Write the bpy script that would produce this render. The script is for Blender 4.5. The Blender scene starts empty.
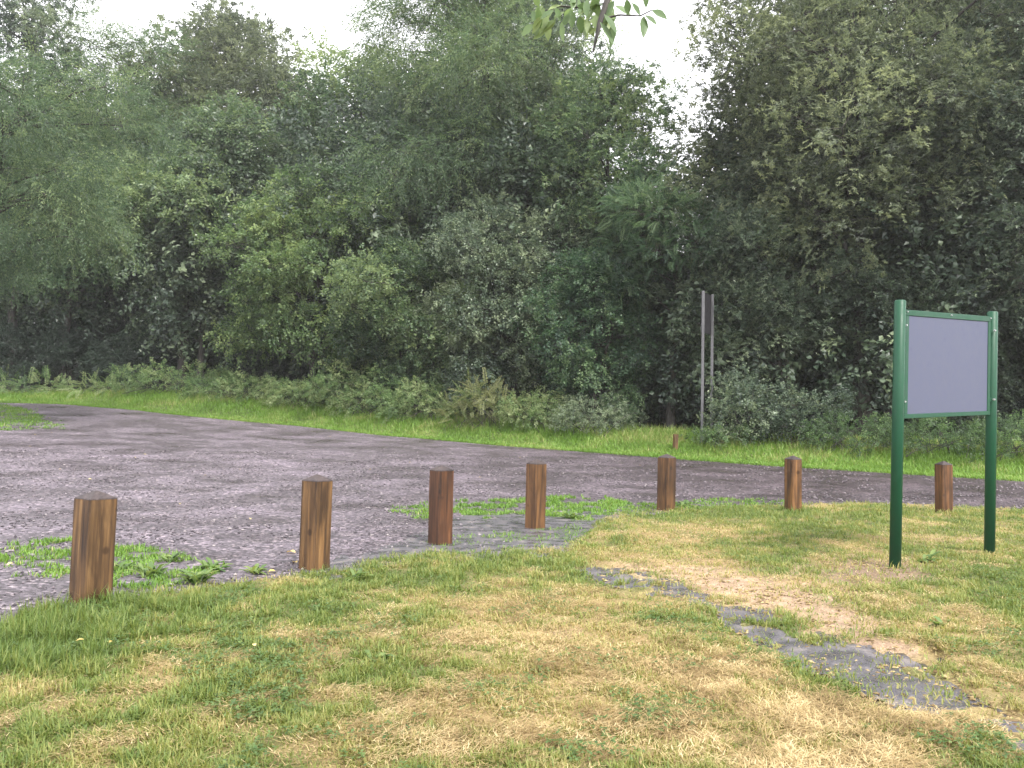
import bpy, bmesh, math, random
import numpy as np
from mathutils import Vector, Matrix

rng = np.random.default_rng(11)
random.seed(5)
sc = bpy.context.scene
COL = sc.collection
R = math.radians

# ------------------------------------------------------------------ camera model
FPX = 835.0
CAMH = 1.35
PITCH = 2.4
ROLL = 1.0
cam_rot = Matrix.Rotation(R(90 + PITCH), 3, 'X') @ Matrix.Rotation(R(ROLL), 3, 'Z')
CR = np.array(cam_rot)
CO = np.array([0, 0, CAMH])

# ------------------------------------------------------------------ noise
def vnoise(x, y, seed=0):
    xi = np.floor(x).astype(np.int64); yi = np.floor(y).astype(np.int64)
    xf = x - xi; yf = y - yi
    u = xf * xf * (3 - 2 * xf); v = yf * yf * (3 - 2 * yf)
    def h(a, b):
        n = (a * 374761393 + b * 668265263 + seed * 1442695041) & 0xffffffff
        n = ((n ^ (n >> 13)) * 1274126177) & 0xffffffff
        n = n ^ (n >> 16)
        return (n & 0xffff) / 65535.0
    return (h(xi, yi) * (1 - u) + h(xi + 1, yi) * u) * (1 - v) + (h(xi, yi + 1) * (1 - u) + h(xi + 1, yi + 1) * u) * v
def fbm(x, y, seed=0, octv=4):
    s = 0; a = .5; t = 0
    for o in range(octv):
        s = s + a * vnoise(x * 2 ** o, y * 2 ** o, seed + o * 17); t += a; a *= .5
    return s / t
def sstep(a, b, x):
    t = np.clip((x - a) / (b - a), 0, 1); return t * t * (3 - 2 * t)

# ------------------------------------------------------------------ terrain
def gz(x, y):
    x = np.asarray(x, float); y = np.asarray(y, float)
    a = np.interp(x, [-30, -16, 0, 10, 25], [.08, .075, .035, .02, .02])
    t = np.clip(y - 12, 0, 70)
    return a * t * t / (t + 6)

def project(x, y, z):
    v = np.stack([x, y, z - CAMH], -1) @ CR
    w = np.maximum(-v[..., 2], 1e-3)
    return 512 + FPX * v[..., 0] / w, 384 - FPX * v[..., 1] / w

def ray(px, py):
    d = CR @ np.array([(px - 512) / FPX, -(py - 384) / FPX, -1.0]); return d

def unproj(px, py, dmax=60):
    d = ray(px, py); d = d / d[1]
    prev = 0.5
    for t in np.arange(0.6, dmax, 0.1):
        p = CO + d * t
        if p[2] < gz(p[0], p[1]):
            lo, hi = prev, t
            for _ in range(20):
                m = (lo + hi) / 2; q = CO + d * m
                if q[2] < gz(q[0], q[1]): hi = m
                else: lo = m
            return CO + d * hi
        prev = t
    return CO + d * dmax

NEAR = [(-700, 760), (-300, 690), (-100, 655), (0, 630), (40, 614), (70, 607), (120, 600), (190, 592), (270, 580), (330, 573), (380, 561), (430, 553), (470, 555), (520, 552), (560, 549), (580, 540), (598, 522), (625, 513), (660, 512), (700, 508), (760, 506), (860, 503), (940, 506), (1024, 510), (1200, 520), (1700, 560)]
FAR = [(-700, 404), (-300, 402), (-100, 401), (20, 403), (60, 404), (110, 408), (160, 413), (220, 419), (300, 426), (380, 435), (450, 441), (520, 447), (600, 453), (680, 459), (760, 465), (860, 471), (940, 476), (1024, 481), (1200, 493), (1700, 525)]
NEAR = np.array(NEAR, float); FAR = np.array(FAR, float)
def at_px_d(px, d):
    """ground point at lateral pixel px (along the horizon) and forward distance d"""
    x = (px - 512) / FPX * d
    return np.array([x, d, float(gz(x, d))])
_nd = np.array([unproj(p, q) for p, q in NEAR]); _fd = np.array([unproj(p, q) for p, q in FAR])
_nk = _nd[:, 0] / _nd[:, 1]; _fk = _fd[:, 0] / _fd[:, 1]
def near_d(k): return np.interp(k, _nk, _nd[:, 1])
def far_d(k): return np.interp(k, _fk, _fd[:, 1])
def pxk(px): return (px - 512) / FPX
gz_flat = gz
def gz(x, y):
    # beyond the far edge of the road the verge climbs a low bank
    x = np.asarray(x, float); y = np.asarray(y, float)
    e = np.where(y > 14, y - far_d(x / np.maximum(y, .5)), -1.0)
    return gz_flat(x, y) + .62 * sstep(.2, 4.6, e) * sstep(-30, -14, x + 0 * y)
def edge_d(px): return float(far_d(pxk(px)))

def inpoly(px, py, poly):
    poly = np.asarray(poly, float); n = len(poly); c = np.zeros(px.shape, bool); j = n - 1
    for i in range(n):
        xi, yi = poly[i]; xj, yj = poly[j]
        cond = ((yi > py) != (yj > py)) & (px < (xj - xi) * (py - yi) / (yj - yi + 1e-12) + xi)
        c ^= cond; j = i
    return c

# regions in design space (evaluated once, the geometry is then fixed in the world)
PATH = [(572, 585), (592, 568), (640, 573), (690, 592), (745, 611), (790, 627), (850, 650), (930, 664), (955, 682), (1000, 712), (1060, 745), (1060, 772), (1000, 742), (940, 716), (870, 697), (825, 680), (770, 652), (715, 628), (690, 607), (640, 592)]
TANDIRT = [(600, 563), (660, 566), (740, 572), (820, 590), (870, 622), (930, 655), (900, 664), (840, 646), (780, 622), (700, 596), (640, 578)]
def lawn_h(x, y):
    k = x / y
    e = near_d(k) - y
    rise = sstep(0.0, 1.2, e)
    b = (fbm(x * .9, y * .9, 3, 3) - .5) * .07 + (fbm(x * 3.5, y * 3.5, 9, 2) - .5) * .025
    px, py = project(x, y, gz(x, y))
    return gz(x, y) + rise * (.018 + b) + .012

# ------------------------------------------------------------------ object helpers
def props(o, label=None, cat=None, group=None, kind=None):
    if label: o['label'] = label
    if cat: o['category'] = cat
    if group: o['group'] = group
    if kind: o['kind'] = kind
    return o
def empty(name, loc=(0, 0, 0)):
    o = bpy.data.objects.new(name, None); COL.objects.link(o); o.location = loc
    o.empty_display_size = .2
    return o
def link_mesh(name, me, parent=None, loc=None):
    o = bpy.data.objects.new(name, me); COL.objects.link(o)
    if parent is not None: o.parent = parent
    if loc is not None: o.location = loc
    return o
def np_mesh(name, V, quads=None, tris=None, mat=None, fattr=None, vcol=None, smooth=False):
    me = bpy.data.meshes.new(name)
    V = np.ascontiguousarray(V, np.float32).reshape(-1, 3)
    parts = []; tot = []
    if quads is not None and len(quads): q = np.asarray(quads, np.int32).reshape(-1, 4); parts.append(q.ravel()); tot.append(np.full(len(q), 4, np.int32))
    if tris is not None and len(tris): t = np.asarray(tris, np.int32).reshape(-1, 3); parts.append(t.ravel()); tot.append(np.full(len(t), 3, np.int32))
    li = np.concatenate(parts); lt = np.concatenate(tot)
    me.vertices.add(len(V)); me.vertices.foreach_set('co', V.ravel())
    me.loops.add(len(li)); me.loops.foreach_set('vertex_index', li)
    me.polygons.add(len(lt))
    ls = np.zeros(len(lt), np.int32); ls[1:] = np.cumsum(lt)[:-1]
    me.polygons.foreach_set('loop_start', ls)
    me.polygons.foreach_set('use_smooth', np.full(len(lt), smooth, bool))
    me.update(calc_edges=True)
    if fattr is not None:
        a = me.attributes.new('tint', 'FLOAT', 'FACE'); a.data.foreach_set('value', np.ascontiguousarray(fattr, np.float32))
    if vcol is not None:
        a = me.attributes.new('col', 'FLOAT_COLOR', 'POINT')
        c = np.ones((len(V), 4), np.float32); c[:, :vcol.shape[1]] = vcol; a.data.foreach_set('color', c.ravel())
    if mat is not None: me.materials.append(mat)
    return me

# ------------------------------------------------------------------ materials
def newmat(name):
    m = bpy.data.materials.new(name); m.use_nodes = True
    nt = m.node_tree; nt.nodes.clear()
    out = nt.nodes.new('ShaderNodeOutputMaterial')
    return m, nt, out
def nd(nt, t, **kw):
    n = nt.nodes.new(t)
    for k, v in kw.items():
        if k in n.inputs.keys(): n.inputs[k].default_value = v
        else: setattr(n, k, v)
    return n
def L(nt, a, b): nt.links.new(a, b)
def ramp(nt, stops, fac=None):
    n = nt.nodes.new('ShaderNodeValToRGB'); e = n.color_ramp.elements
    while len(e) < len(stops): e.new(.5)
    for i, (p, c) in enumerate(stops):
        e[i].position = p; e[i].color = (*c, 1) if len(c) == 3 else c
    if fac is not None: L(nt, fac, n.inputs[0])
    return n
def noise(nt, scale, detail=4, vec=None, rough=.55, dist=0):
    n = nd(nt, 'ShaderNodeTexNoise'); n.inputs['Scale'].default_value = scale; n.inputs['Detail'].default_value = detail
    n.inputs['Roughness'].default_value = rough; n.inputs['Distortion'].default_value = dist
    if vec is not None: L(nt, vec, n.inputs['Vector'])
    return n
def mixc(nt, fac, a, b, blend='MIX'):
    n = nt.nodes.new('ShaderNodeMix'); n.data_type = 'RGBA'; n.blend_type = blend
    for v, i in ((fac, 0), (a, 6), (b, 7)):
        if hasattr(v, 'is_output'): L(nt, v, n.inputs[i])
        elif isinstance(v, (int, float)): n.inputs[i].default_value = v
        else: n.inputs[i].default_value = (*v, 1)
    return n.outputs[2]

def leaf_mat(name, stops, trans=.42, rough=.45, spec=.5):
    m, nt, out = newmat(name)
    a = nd(nt, 'ShaderNodeAttribute', attribute_name='tint')
    r = ramp(nt, stops, a.outputs['Fac'])
    p = nd(nt, 'ShaderNodeBsdfPrincipled'); L(nt, r.outputs[0], p.inputs['Base Color'])
    p.inputs['Roughness'].default_value = rough; p.inputs['Specular IOR Level'].default_value = spec
    t = nd(nt, 'ShaderNodeBsdfTranslucent')
    h = nd(nt, 'ShaderNodeHueSaturation'); L(nt, r.outputs[0], h.inputs['Color']); h.inputs['Hue'].default_value = .485; h.inputs['Saturation'].default_value = 1.1; h.inputs['Value'].default_value = 1.55
    L(nt, h.outputs[0], t.inputs[0])
    mx = nd(nt, 'ShaderNodeMixShader'); mx.inputs[0].default_value = trans
    L(nt, p.outputs[0], mx.inputs[1]); L(nt, t.outputs[0], mx.inputs[2]); L(nt, mx.outputs[0], out.inputs[0])
    return m

M = {}
M['leaf_mid'] = leaf_mat('leaf_mid_green', [(0, (0.040, 0.071, 0.039)), (.5, (0.091, 0.148, 0.071)), (1, (0.205, 0.268, 0.114))])
M['leaf_dark'] = leaf_mat('leaf_dark_green', [(0, (0.032, 0.051, 0.036)), (.5, (0.085, 0.125, 0.075)), (1, (0.194, 0.239, 0.137))], .25, .4)
M['leaf_light'] = leaf_mat('leaf_light_green', [(0, (0.048, 0.089, 0.039)), (.5, (0.120, 0.188, 0.074)), (1, (0.251, 0.319, 0.125))])
M['leaf_olive'] = leaf_mat('leaf_olive', [(0, (0.046, 0.059, 0.039)), (.5, (0.105, 0.135, 0.075)), (1, (0.217, 0.251, 0.131))])
M['leaf_blue'] = leaf_mat('leaf_bluish_green', [(0, (0.028, 0.057, 0.039)), (.5, (0.068, 0.128, 0.062)), (1, (0.148, 0.217, 0.103))])
M['bramble'] = leaf_mat('bramble_leaf', [(0, (.045, .08, .035)), (.5, (.10, .175, .065)), (.9, (.19, .27, .11)), (1, (.25, .30, .14))])
M['bracken'] = leaf_mat('bracken_leaf', [(0, (.06, .07, .025)), (.5, (.11, .165, .06)), (.8, (.18, .21, .085)), (1, (.22, .235, .11))])
M['weed'] = leaf_mat('weed_leaf', [(0, (.04, .09, .02)), (.5, (.10, .165, .045)), (1, (.2, .26, .075))], .35)
M['grass'] = leaf_mat('grass_blade', [(0, (.06, .105, .03)), (.35, (.115, .17, .042)), (.6, (.215, .24, .068)), (.8, (.33, .30, .115)), (1, (.44, .355, .17))], .35, .5, .3)
M['verge'] = leaf_mat('verge_blade', [(0, (.06, .13, .025)), (.5, (.13, .24, .04)), (.85, (.195, .31, .07)), (1, (.36, .36, .15))], .35, .5, .3)
M['straw'] = leaf_mat('dry_straw', [(0, (.14, .095, .045)), (.35, (.29, .215, .10)), (.7, (.44, .34, .17)), (1, (.58, .48, .28))], .2, .6, .2)
M['litter'] = leaf_mat('fallen_leaf_yellow', [(0, (.25, .12, .04)), (.5, (.5, .36, .1)), (1, (.6, .5, .25))], .2)

def bark_mat():
    m, nt, out = newmat('bark')
    tc = nd(nt, 'ShaderNodeTexCoord'); mp = nd(nt, 'ShaderNodeMapping'); L(nt, tc.outputs['Object'], mp.inputs[0]); mp.inputs['Scale'].default_value = (6, 6, 1.2)
    n = noise(nt, 3, 6, mp.outputs[0])
    r = ramp(nt, [(.3, (.02, .018, .015)), (.55, (.05, .045, .038)), (.75, (.10, .095, .075))], n.outputs['Fac'])
    p = nd(nt, 'ShaderNodeBsdfPrincipled'); L(nt, r.outputs[0], p.inputs['Base Color']); p.inputs['Roughness'].default_value = .85
    b = nd(nt, 'ShaderNodeBump'); b.inputs['Strength'].default_value = .6; b.inputs['Distance'].default_value = .03; L(nt, n.outputs['Fac'], b.inputs['Height']); L(nt, b.outputs[0], p.inputs['Normal'])
    L(nt, p.outputs[0], out.inputs[0]); return m
M['bark'] = bark_mat()

def ground_mat():
    m, nt, out = newmat('woodland_floor')
    g = nd(nt, 'ShaderNodeNewGeometry')
    n = noise(nt, .7, 6, g.outputs['Position']); n2 = noise(nt, 14, 5, g.outputs['Position'])
    r = ramp(nt, [(.3, (.028, .024, .016)), (.5, (.05, .042, .024)), (.7, (.045, .06, .022))], n.outputs['Fac'])
    c = mixc(nt, .5, r.outputs[0], ramp(nt, [(.35, (.5, .5, .5)), (.7, (1.3, 1.2, 1.1))], n2.outputs['Fac']).outputs[0], 'MULTIPLY')
    p = nd(nt, 'ShaderNodeBsdfPrincipled'); L(nt, c, p.inputs['Base Color']); p.inputs['Roughness'].default_value = .9
    b = nd(nt, 'ShaderNodeBump'); b.inputs['Strength'].default_value = .5; b.inputs['Distance'].default_value = .05; L(nt, n2.outputs['Fac'], b.inputs['Height']); L(nt, b.outputs[0], p.inputs['Normal'])
    L(nt, p.outputs[0], out.inputs[0]); return m
M['ground'] = ground_mat()

def gravel_mat(name, tone=1.0, wetscale=1.0):
    m, nt, out = newmat(name)
    g = nd(nt, 'ShaderNodeNewGeometry')
    pos = g.outputs['Position']
    vo = nd(nt, 'ShaderNodeTexVoronoi'); vo.inputs['Scale'].default_value = 30; L(nt, pos, vo.inputs['Vector'])
    vo2 = nd(nt, 'ShaderNodeTexVoronoi'); vo2.inputs['Scale'].default_value = 90; L(nt, pos, vo2.inputs['Vector'])
    sep = nd(nt, 'ShaderNodeSeparateColor'); L(nt, vo.outputs['Color'], sep.inputs[0])
    r = ramp(nt, [(0, (.04 * tone, .035 * tone, .041 * tone)), (.5, (.118 * tone, .104 * tone, .120 * tone)), (.9, (.225 * tone, .20 * tone, .225 * tone)), (1, (.42 * tone, .37 * tone, .38 * tone))], sep.outputs[0])
    # wear: darker, finer and muddier areas stretched along the way the cars drive
    mp = nd(nt, 'ShaderNodeMapping'); L(nt, pos, mp.inputs[0]); mp.inputs['Scale'].default_value = (.5, .6, 1); mp.inputs['Rotation'].default_value = (0, 0, R(12))
    n1 = noise(nt, 1.3, 8, mp.outputs[0], .68, .2)
    n3 = noise(nt, 2.3, 5, pos, .6)
    mud = ramp(nt, [(.34, (.42, .37, .38)), (.5, (.8, .76, .78)), (.66, (1.3, 1.22, 1.3))], n1.outputs['Fac'])
    c = mixc(nt, .85, r.outputs[0], mud.outputs[0], 'MULTIPLY')
    n4 = noise(nt, 11, 6, pos, .75); spots = ramp(nt, [(.36, (.45, .42, .42)), (.5, (.95, .93, .93)), (.66, (1.4, 1.36, 1.36))], n4.outputs['Fac'])
    c = mixc(nt, .7, c, spots.outputs[0], 'MULTIPLY')
    # the through road on the right is older, darker tarmac than the gravel park on the left
    sx = nd(nt, 'ShaderNodeSeparateXYZ'); L(nt, pos, sx.inputs[0])
    ma = nd(nt, 'ShaderNodeMath', operation='MULTIPLY_ADD'); L(nt, n3.outputs['Fac'], ma.inputs[0]); ma.inputs[1].default_value = 5; L(nt, sx.outputs[0], ma.inputs[2])
    mrd = nd(nt, 'ShaderNodeMapRange'); L(nt, ma.outputs[0], mrd.inputs[0]); mrd.inputs[1].default_value = -1; mrd.inputs[2].default_value = 8
    c = mixc(nt, mrd.outputs[0], c, mixc(nt, 1.0, c, (.52, .47, .46), 'MULTIPLY'))
    p = nd(nt, 'ShaderNodeBsdfPrincipled'); L(nt, c, p.inputs['Base Color'])
    rr = ramp(nt, [(.35, (.26,) * 3), (.6, (.6,) * 3)], n1.outputs['Fac']); L(nt, rr.outputs[0], p.inputs['Roughness'])
    p.inputs['Specular IOR Level'].default_value = .6
    hsum = nd(nt, 'ShaderNodeMath', operation='ADD'); L(nt, vo.outputs['Distance'], hsum.inputs[0]); L(nt, vo2.outputs['Distance'], hsum.inputs[1])
    b = nd(nt, 'ShaderNodeBump'); b.invert = True; b.inputs['Strength'].default_value = .7; b.inputs['Distance'].default_value = .012; L(nt, hsum.outputs[0], b.inputs['Height'])
    b2 = nd(nt, 'ShaderNodeBump'); b2.inputs['Strength'].default_value = .5; b2.inputs['Distance'].default_value = .05; L(nt, n3.outputs['Fac'], b2.inputs['Height']); L(nt, b.outputs[0], b2.inputs['Normal'])
    L(nt, b2.outputs[0], p.inputs['Normal']); L(nt, p.outputs[0], out.inputs[0]); return m
M['gravel'] = gravel_mat('wet_gravel', .9)
def tarmac_mat():
    m, nt, out = newmat('wet_tarmac')
    g = nd(nt, 'ShaderNodeNewGeometry'); pos = g.outputs['Position']
    n = noise(nt, 5, 6, pos, .6); n2 = noise(nt, 120, 3, pos); 
    r = ramp(nt, [(.35, (.05, .048, .054)), (.55, (.10, .094, .105)), (.72, (.19, .165, .15))], n.outputs['Fac'])
    c = mixc(nt, .6, r.outputs[0], ramp(nt, [(.35, (.5,) * 3), (.65, (1.4,) * 3)], n2.outputs['Fac']).outputs[0], 'MULTIPLY')
    p = nd(nt, 'ShaderNodeBsdfPrincipled'); L(nt, c, p.inputs['Base Color'])
    rr = ramp(nt, [(.4, (.2,) * 3), (.65, (.5,) * 3)], n.outputs['Fac']); L(nt, rr.outputs[0], p.inputs['Roughness'])
    b = nd(nt, 'ShaderNodeBump'); b.inputs['Strength'].default_value = .6; b.inputs['Distance'].default_value = .01; L(nt, n2.outputs['Fac'], b.inputs['Height'])
    b2 = nd(nt, 'ShaderNodeBump'); b2.inputs['Strength'].default_value = .4; b2.inputs['Distance'].default_value = .04; L(nt, n.outputs['Fac'], b2.inputs['Height']); L(nt, b.outputs[0], b2.inputs['Normal'])
    L(nt, b2.outputs[0], p.inputs['Normal']); L(nt, p.outputs[0], out.inputs[0]); return m
M['tarmac'] = tarmac_mat()
def lawn_mat():
    m, nt, out = newmat('lawn_thatch')
    a = nd(nt, 'ShaderNodeAttribute', attribute_name='col')
    g = nd(nt, 'ShaderNodeNewGeometry'); pos = g.outputs['Position']
    n = noise(nt, 60, 4, pos, .7); n2 = noise(nt, 9, 4, pos)
    c = mixc(nt, .8, a.outputs['Color'], ramp(nt, [(.3, (.45, .42, .38)), (.6, (1.2, 1.15, 1.1))], n.outputs['Fac']).outputs[0], 'MULTIPLY')
    c = mixc(nt, .6, c, ramp(nt, [(.35, (.6, .58, .5)), (.6, (1.1, 1.1, 1.1))], n2.outputs['Fac']).outputs[0], 'MULTIPLY')
    p = nd(nt, 'ShaderNodeBsdfPrincipled'); L(nt, c, p.inputs['Base Color']); p.inputs['Roughness'].default_value = .8; p.inputs['Specular IOR Level'].default_value = .2
    b = nd(nt, 'ShaderNodeBump'); b.inputs['Strength'].default_value = .8; b.inputs['Distance'].default_value = .015; L(nt, n.outputs['Fac'], b.inputs['Height']); L(nt, b.outputs[0], p.inputs['Normal'])
    L(nt, p.outputs[0], out.inputs[0]); return m
M['lawn'] = lawn_mat()
def stone_mat():
    m, nt, out = newmat('loose_stone')
    a = nd(nt, 'ShaderNodeAttribute', attribute_name='tint')
    r = ramp(nt, [(0, (.05, .045, .05)), (.5, (.14, .12, .13)), (.85, (.17, .15, .16)), (1, (.26, .235, .23))], a.outputs['Fac'])
    p = nd(nt, 'ShaderNodeBsdfPrincipled'); L(nt, r.outputs[0], p.inputs['Base Color']); p.inputs['Roughness'].default_value = .75; p.inputs['Specular IOR Level'].default_value = .2
    L(nt, p.outputs[0], out.inputs[0]); return m
M['stone'] = stone_mat()
def wood_mat(name, top=False):
    m, nt, out = newmat(name)
    tc = nd(nt, 'ShaderNodeTexCoord'); oi = nd(nt, 'ShaderNodeObjectInfo')
    add = nd(nt, 'ShaderNodeVectorMath', operation='ADD'); L(nt, tc.outputs['Object'], add.inputs[0])
    sc_ = nd(nt, 'ShaderNodeVectorMath', operation='SCALE'); L(nt, oi.outputs['Location'], sc_.inputs[0]); sc_.inputs['Scale'].default_value = 3.1
    L(nt, sc_.outputs[0], add.inputs[1])
    mp = nd(nt, 'ShaderNodeMapping'); L(nt, add.outputs[0], mp.inputs[0]); mp.inputs['Scale'].default_value = (1, 1, .05) if not top else (1, 1, 1)
    n = noise(nt, 26 if not top else 40, 5, mp.outputs[0], .6, .3)      # grain
    mp2 = nd(nt, 'ShaderNodeMapping'); L(nt, add.outputs[0], mp2.inputs[0]); mp2.inputs['Scale'].default_value = (1, 1, .22)
    n2 = noise(nt, 7, 4, mp2.outputs[0], .6, .6)  # stain streaks
    n3 = noise(nt, 60, 4, add.outputs[0])
    if top:
        r = ramp(nt, [(.3, (.022, .016, .016)), (.6, (.05, .038, .038)), (.8, (.09, .075, .075))], n.outputs['Fac'])
    else:
        r = ramp(nt, [(.27, (.022, .013, .008)), (.42, (.075, .042, .02)), (.57, (.15, .086, .038)), (.74, (.28, .175, .08))], n.outputs['Fac'])
    st = ramp(nt, [(.33, (.35, .31, .3)), (.5, (.85, .82, .8)), (.68, (1.3, 1.25, 1.15))], n2.outputs['Fac'])
    c = mixc(nt, .85, r.outputs[0], st.outputs[0], 'MULTIPLY')
    if not top:
        vo = nd(nt, 'ShaderNodeTexVoronoi'); vo.inputs['Scale'].default_value = 4.2; L(nt, add.outputs[0], vo.inputs['Vector'])
        kn = ramp(nt, [(.0, (.25, .2, .18)), (.10, (.35, .3, .26)), (.16, (1, 1, 1))], vo.outputs['Distance'])
        c = mixc(nt, .8, c, kn.outputs[0], 'MULTIPLY')
    hs = nd(nt, 'ShaderNodeHueSaturation'); L(nt, c, hs.inputs['Color'])
    mr = nd(nt, 'ShaderNodeMapRange'); L(nt, oi.outputs['Random'], mr.inputs[0]); mr.inputs[3].default_value = .88; mr.inputs[4].default_value = 1.05
    L(nt, mr.outputs[0], hs.inputs['Value'])
    p = nd(nt, 'ShaderNodeBsdfPrincipled'); cc = mixc(nt, 1.0, hs.outputs[0], oi.outputs['Color'], 'MULTIPLY'); L(nt, cc, p.inputs['Base Color']); p.inputs['Roughness'].default_value = .55; p.inputs['Specular IOR Level'].default_value = .35
    b = nd(nt, 'ShaderNodeBump'); b.inputs['Strength'].default_value = .5; b.inputs['Distance'].default_value = .004; L(nt, n.outputs['Fac'], b.inputs['Height']); L(nt, b.outputs[0], p.inputs['Normal'])
    L(nt, p.outputs[0], out.inputs[0]); return m
M['wood'] = wood_mat('stained_timber'); M['wood_top'] = wood_mat('weathered_end_grain', True)
def paint_mat(name, col, rough=.4, var=.25, metal=0, dirt=(.05, .05, .045)):
    m, nt, out = newmat(name)
    tc = nd(nt, 'ShaderNodeTexCoord'); n = noise(nt, 9, 5, tc.outputs['Object'], .65); n2 = noise(nt, 70, 3, tc.outputs['Object'])
    c = mixc(nt, var, col, ramp(nt, [(.35, (.6,) * 3), (.65, (1.25,) * 3)], n.outputs['Fac']).outputs[0], 'MULTIPLY')
    d = ramp(nt, [(.62, (0, 0, 0)), (.75, (.6,) * 3)], n.outputs['Fac'])
    c = mixc(nt, d.outputs[0], c, dirt)
    p = nd(nt, 'ShaderNodeBsdfPrincipled'); L(nt, c, p.inputs['Base Color']); p.inputs['Metallic'].default_value = metal; p.inputs['Specular IOR Level'].default_value = .3
    rr = ramp(nt, [(.3, (rough - .08,) * 3), (.7, (rough + .15,) * 3)], n.outputs['Fac']); L(nt, rr.outputs[0], p.inputs['Roughness'])
    b = nd(nt, 'ShaderNodeBump'); b.inputs['Strength'].default_value = .08; b.inputs['Distance'].default_value = .003; L(nt, n2.outputs['Fac'], b.inputs['Height']); L(nt, b.outputs[0], p.inputs['Normal'])
    L(nt, p.outputs[0], out.inputs[0]); return m
M['green_paint'] = paint_mat('green_paint', (.008, .056, .027), .42, .3, 0, (.012, .04, .022))
M['panel'] = paint_mat('grey_panel', (.072, .079, .122), .5, .22, 0, (.068, .066, .105))
M['steel'] = paint_mat('galvanised_steel', (.13, .13, .135), .6, .4, .2, (.16, .15, .15))
M['bolt'] = paint_mat('zinc_bolt', (.5, .5, .5), .35, .1, .8)
M['dark_panel'] = paint_mat('dark_sign_back', (.016, .015, .018), .7, .3)

# ------------------------------------------------------------------ ground sheets
def grid_mesh(name, X, Y, Z, mat, vcol=None):
    nr, nc = X.shape
    V = np.stack([X, Y, Z], -1).reshape(-1, 3)
    i = np.arange(nr - 1)[:, None] * nc + np.arange(nc - 1)[None]
    q = np.stack([i, i + 1, i + nc + 1, i + nc], -1).reshape(-1, 4)
    return np_mesh(name, V, q, mat=mat, vcol=vcol, smooth=True)

gx = np.concatenate([np.linspace(-400, -62, 12), np.arange(-60, 40.01, .5), np.linspace(42, 400, 14)])
gy = np.concatenate([np.linspace(-120, -6, 8), np.arange(-5, 62.01, .5), np.linspace(64, 500, 16)])
GX, GY = np.meshgrid(gx, gy)
props(link_mesh('ground', grid_mesh('ground', GX, GY, gz(GX, GY) - .01, M['ground'])), kind='structure')

# gravel car park and road
ks = pxk(np.concatenate([np.arange(-700, -100, 20), np.arange(-100, 1130, 6), np.arange(1140, 1700, 20)]).astype(float))
v = np.linspace(0, 1, 90) ** 1.3
dn = near_d(ks); df = far_d(ks) + .0
wob_n = (fbm(ks * 60, ks * 0, 5, 3) - .5) * .25; wob_f = (fbm(ks * 45, ks * 0 + 9, 6, 3) - .5) * .8
Dg = (dn + wob_n - .35)[None] * (1 - v[:, None]) + (df + wob_f)[None] * v[:, None]
Xg = ks[None] * Dg
Zg = gz(Xg, Dg) + .004 + (fbm(Xg * .7, Dg * .7, 31, 3) - .5) * .012
props(link_mesh('gravel_road', grid_mesh('gravel_road', Xg, Dg, Zg, M['gravel'])), kind='structure')

# bare tarmac round the third and fourth bollards
kt = pxk(np.arange(300, 668, 3).astype(float))
up_px = np.array([300, 340, 400, 440, 470, 520, 580, 620, 667]); up_py = np.array([571, 558, 540, 524, 514, 508, 506, 506, 512])
Du = np.array([unproj(512 + k * FPX, np.interp(512 + k * FPX, up_px, up_py))[1] for k in kt]) + (fbm(kt * 50, kt * 0, 150, 4) - .5) * 1.1
Dn_ = near_d(kt) - .5; Du = np.maximum(Du, Dn_ + .1)
w = np.linspace(0, 1, 24)[:, None]; Dt = Dn_[None] * (1 - w) + Du[None] * w; Xt = kt[None] * Dt
props(link_mesh('tarmac_apron', grid_mesh('tarmac_apron', Xt, Dt, gz(Xt, Dt) + .004 + .012 - .016 * w ** 3 + (fbm(Xt * 3, Dt * 3, 151, 3) - .5) * .012, M['tarmac'])), kind='structure')

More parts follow.
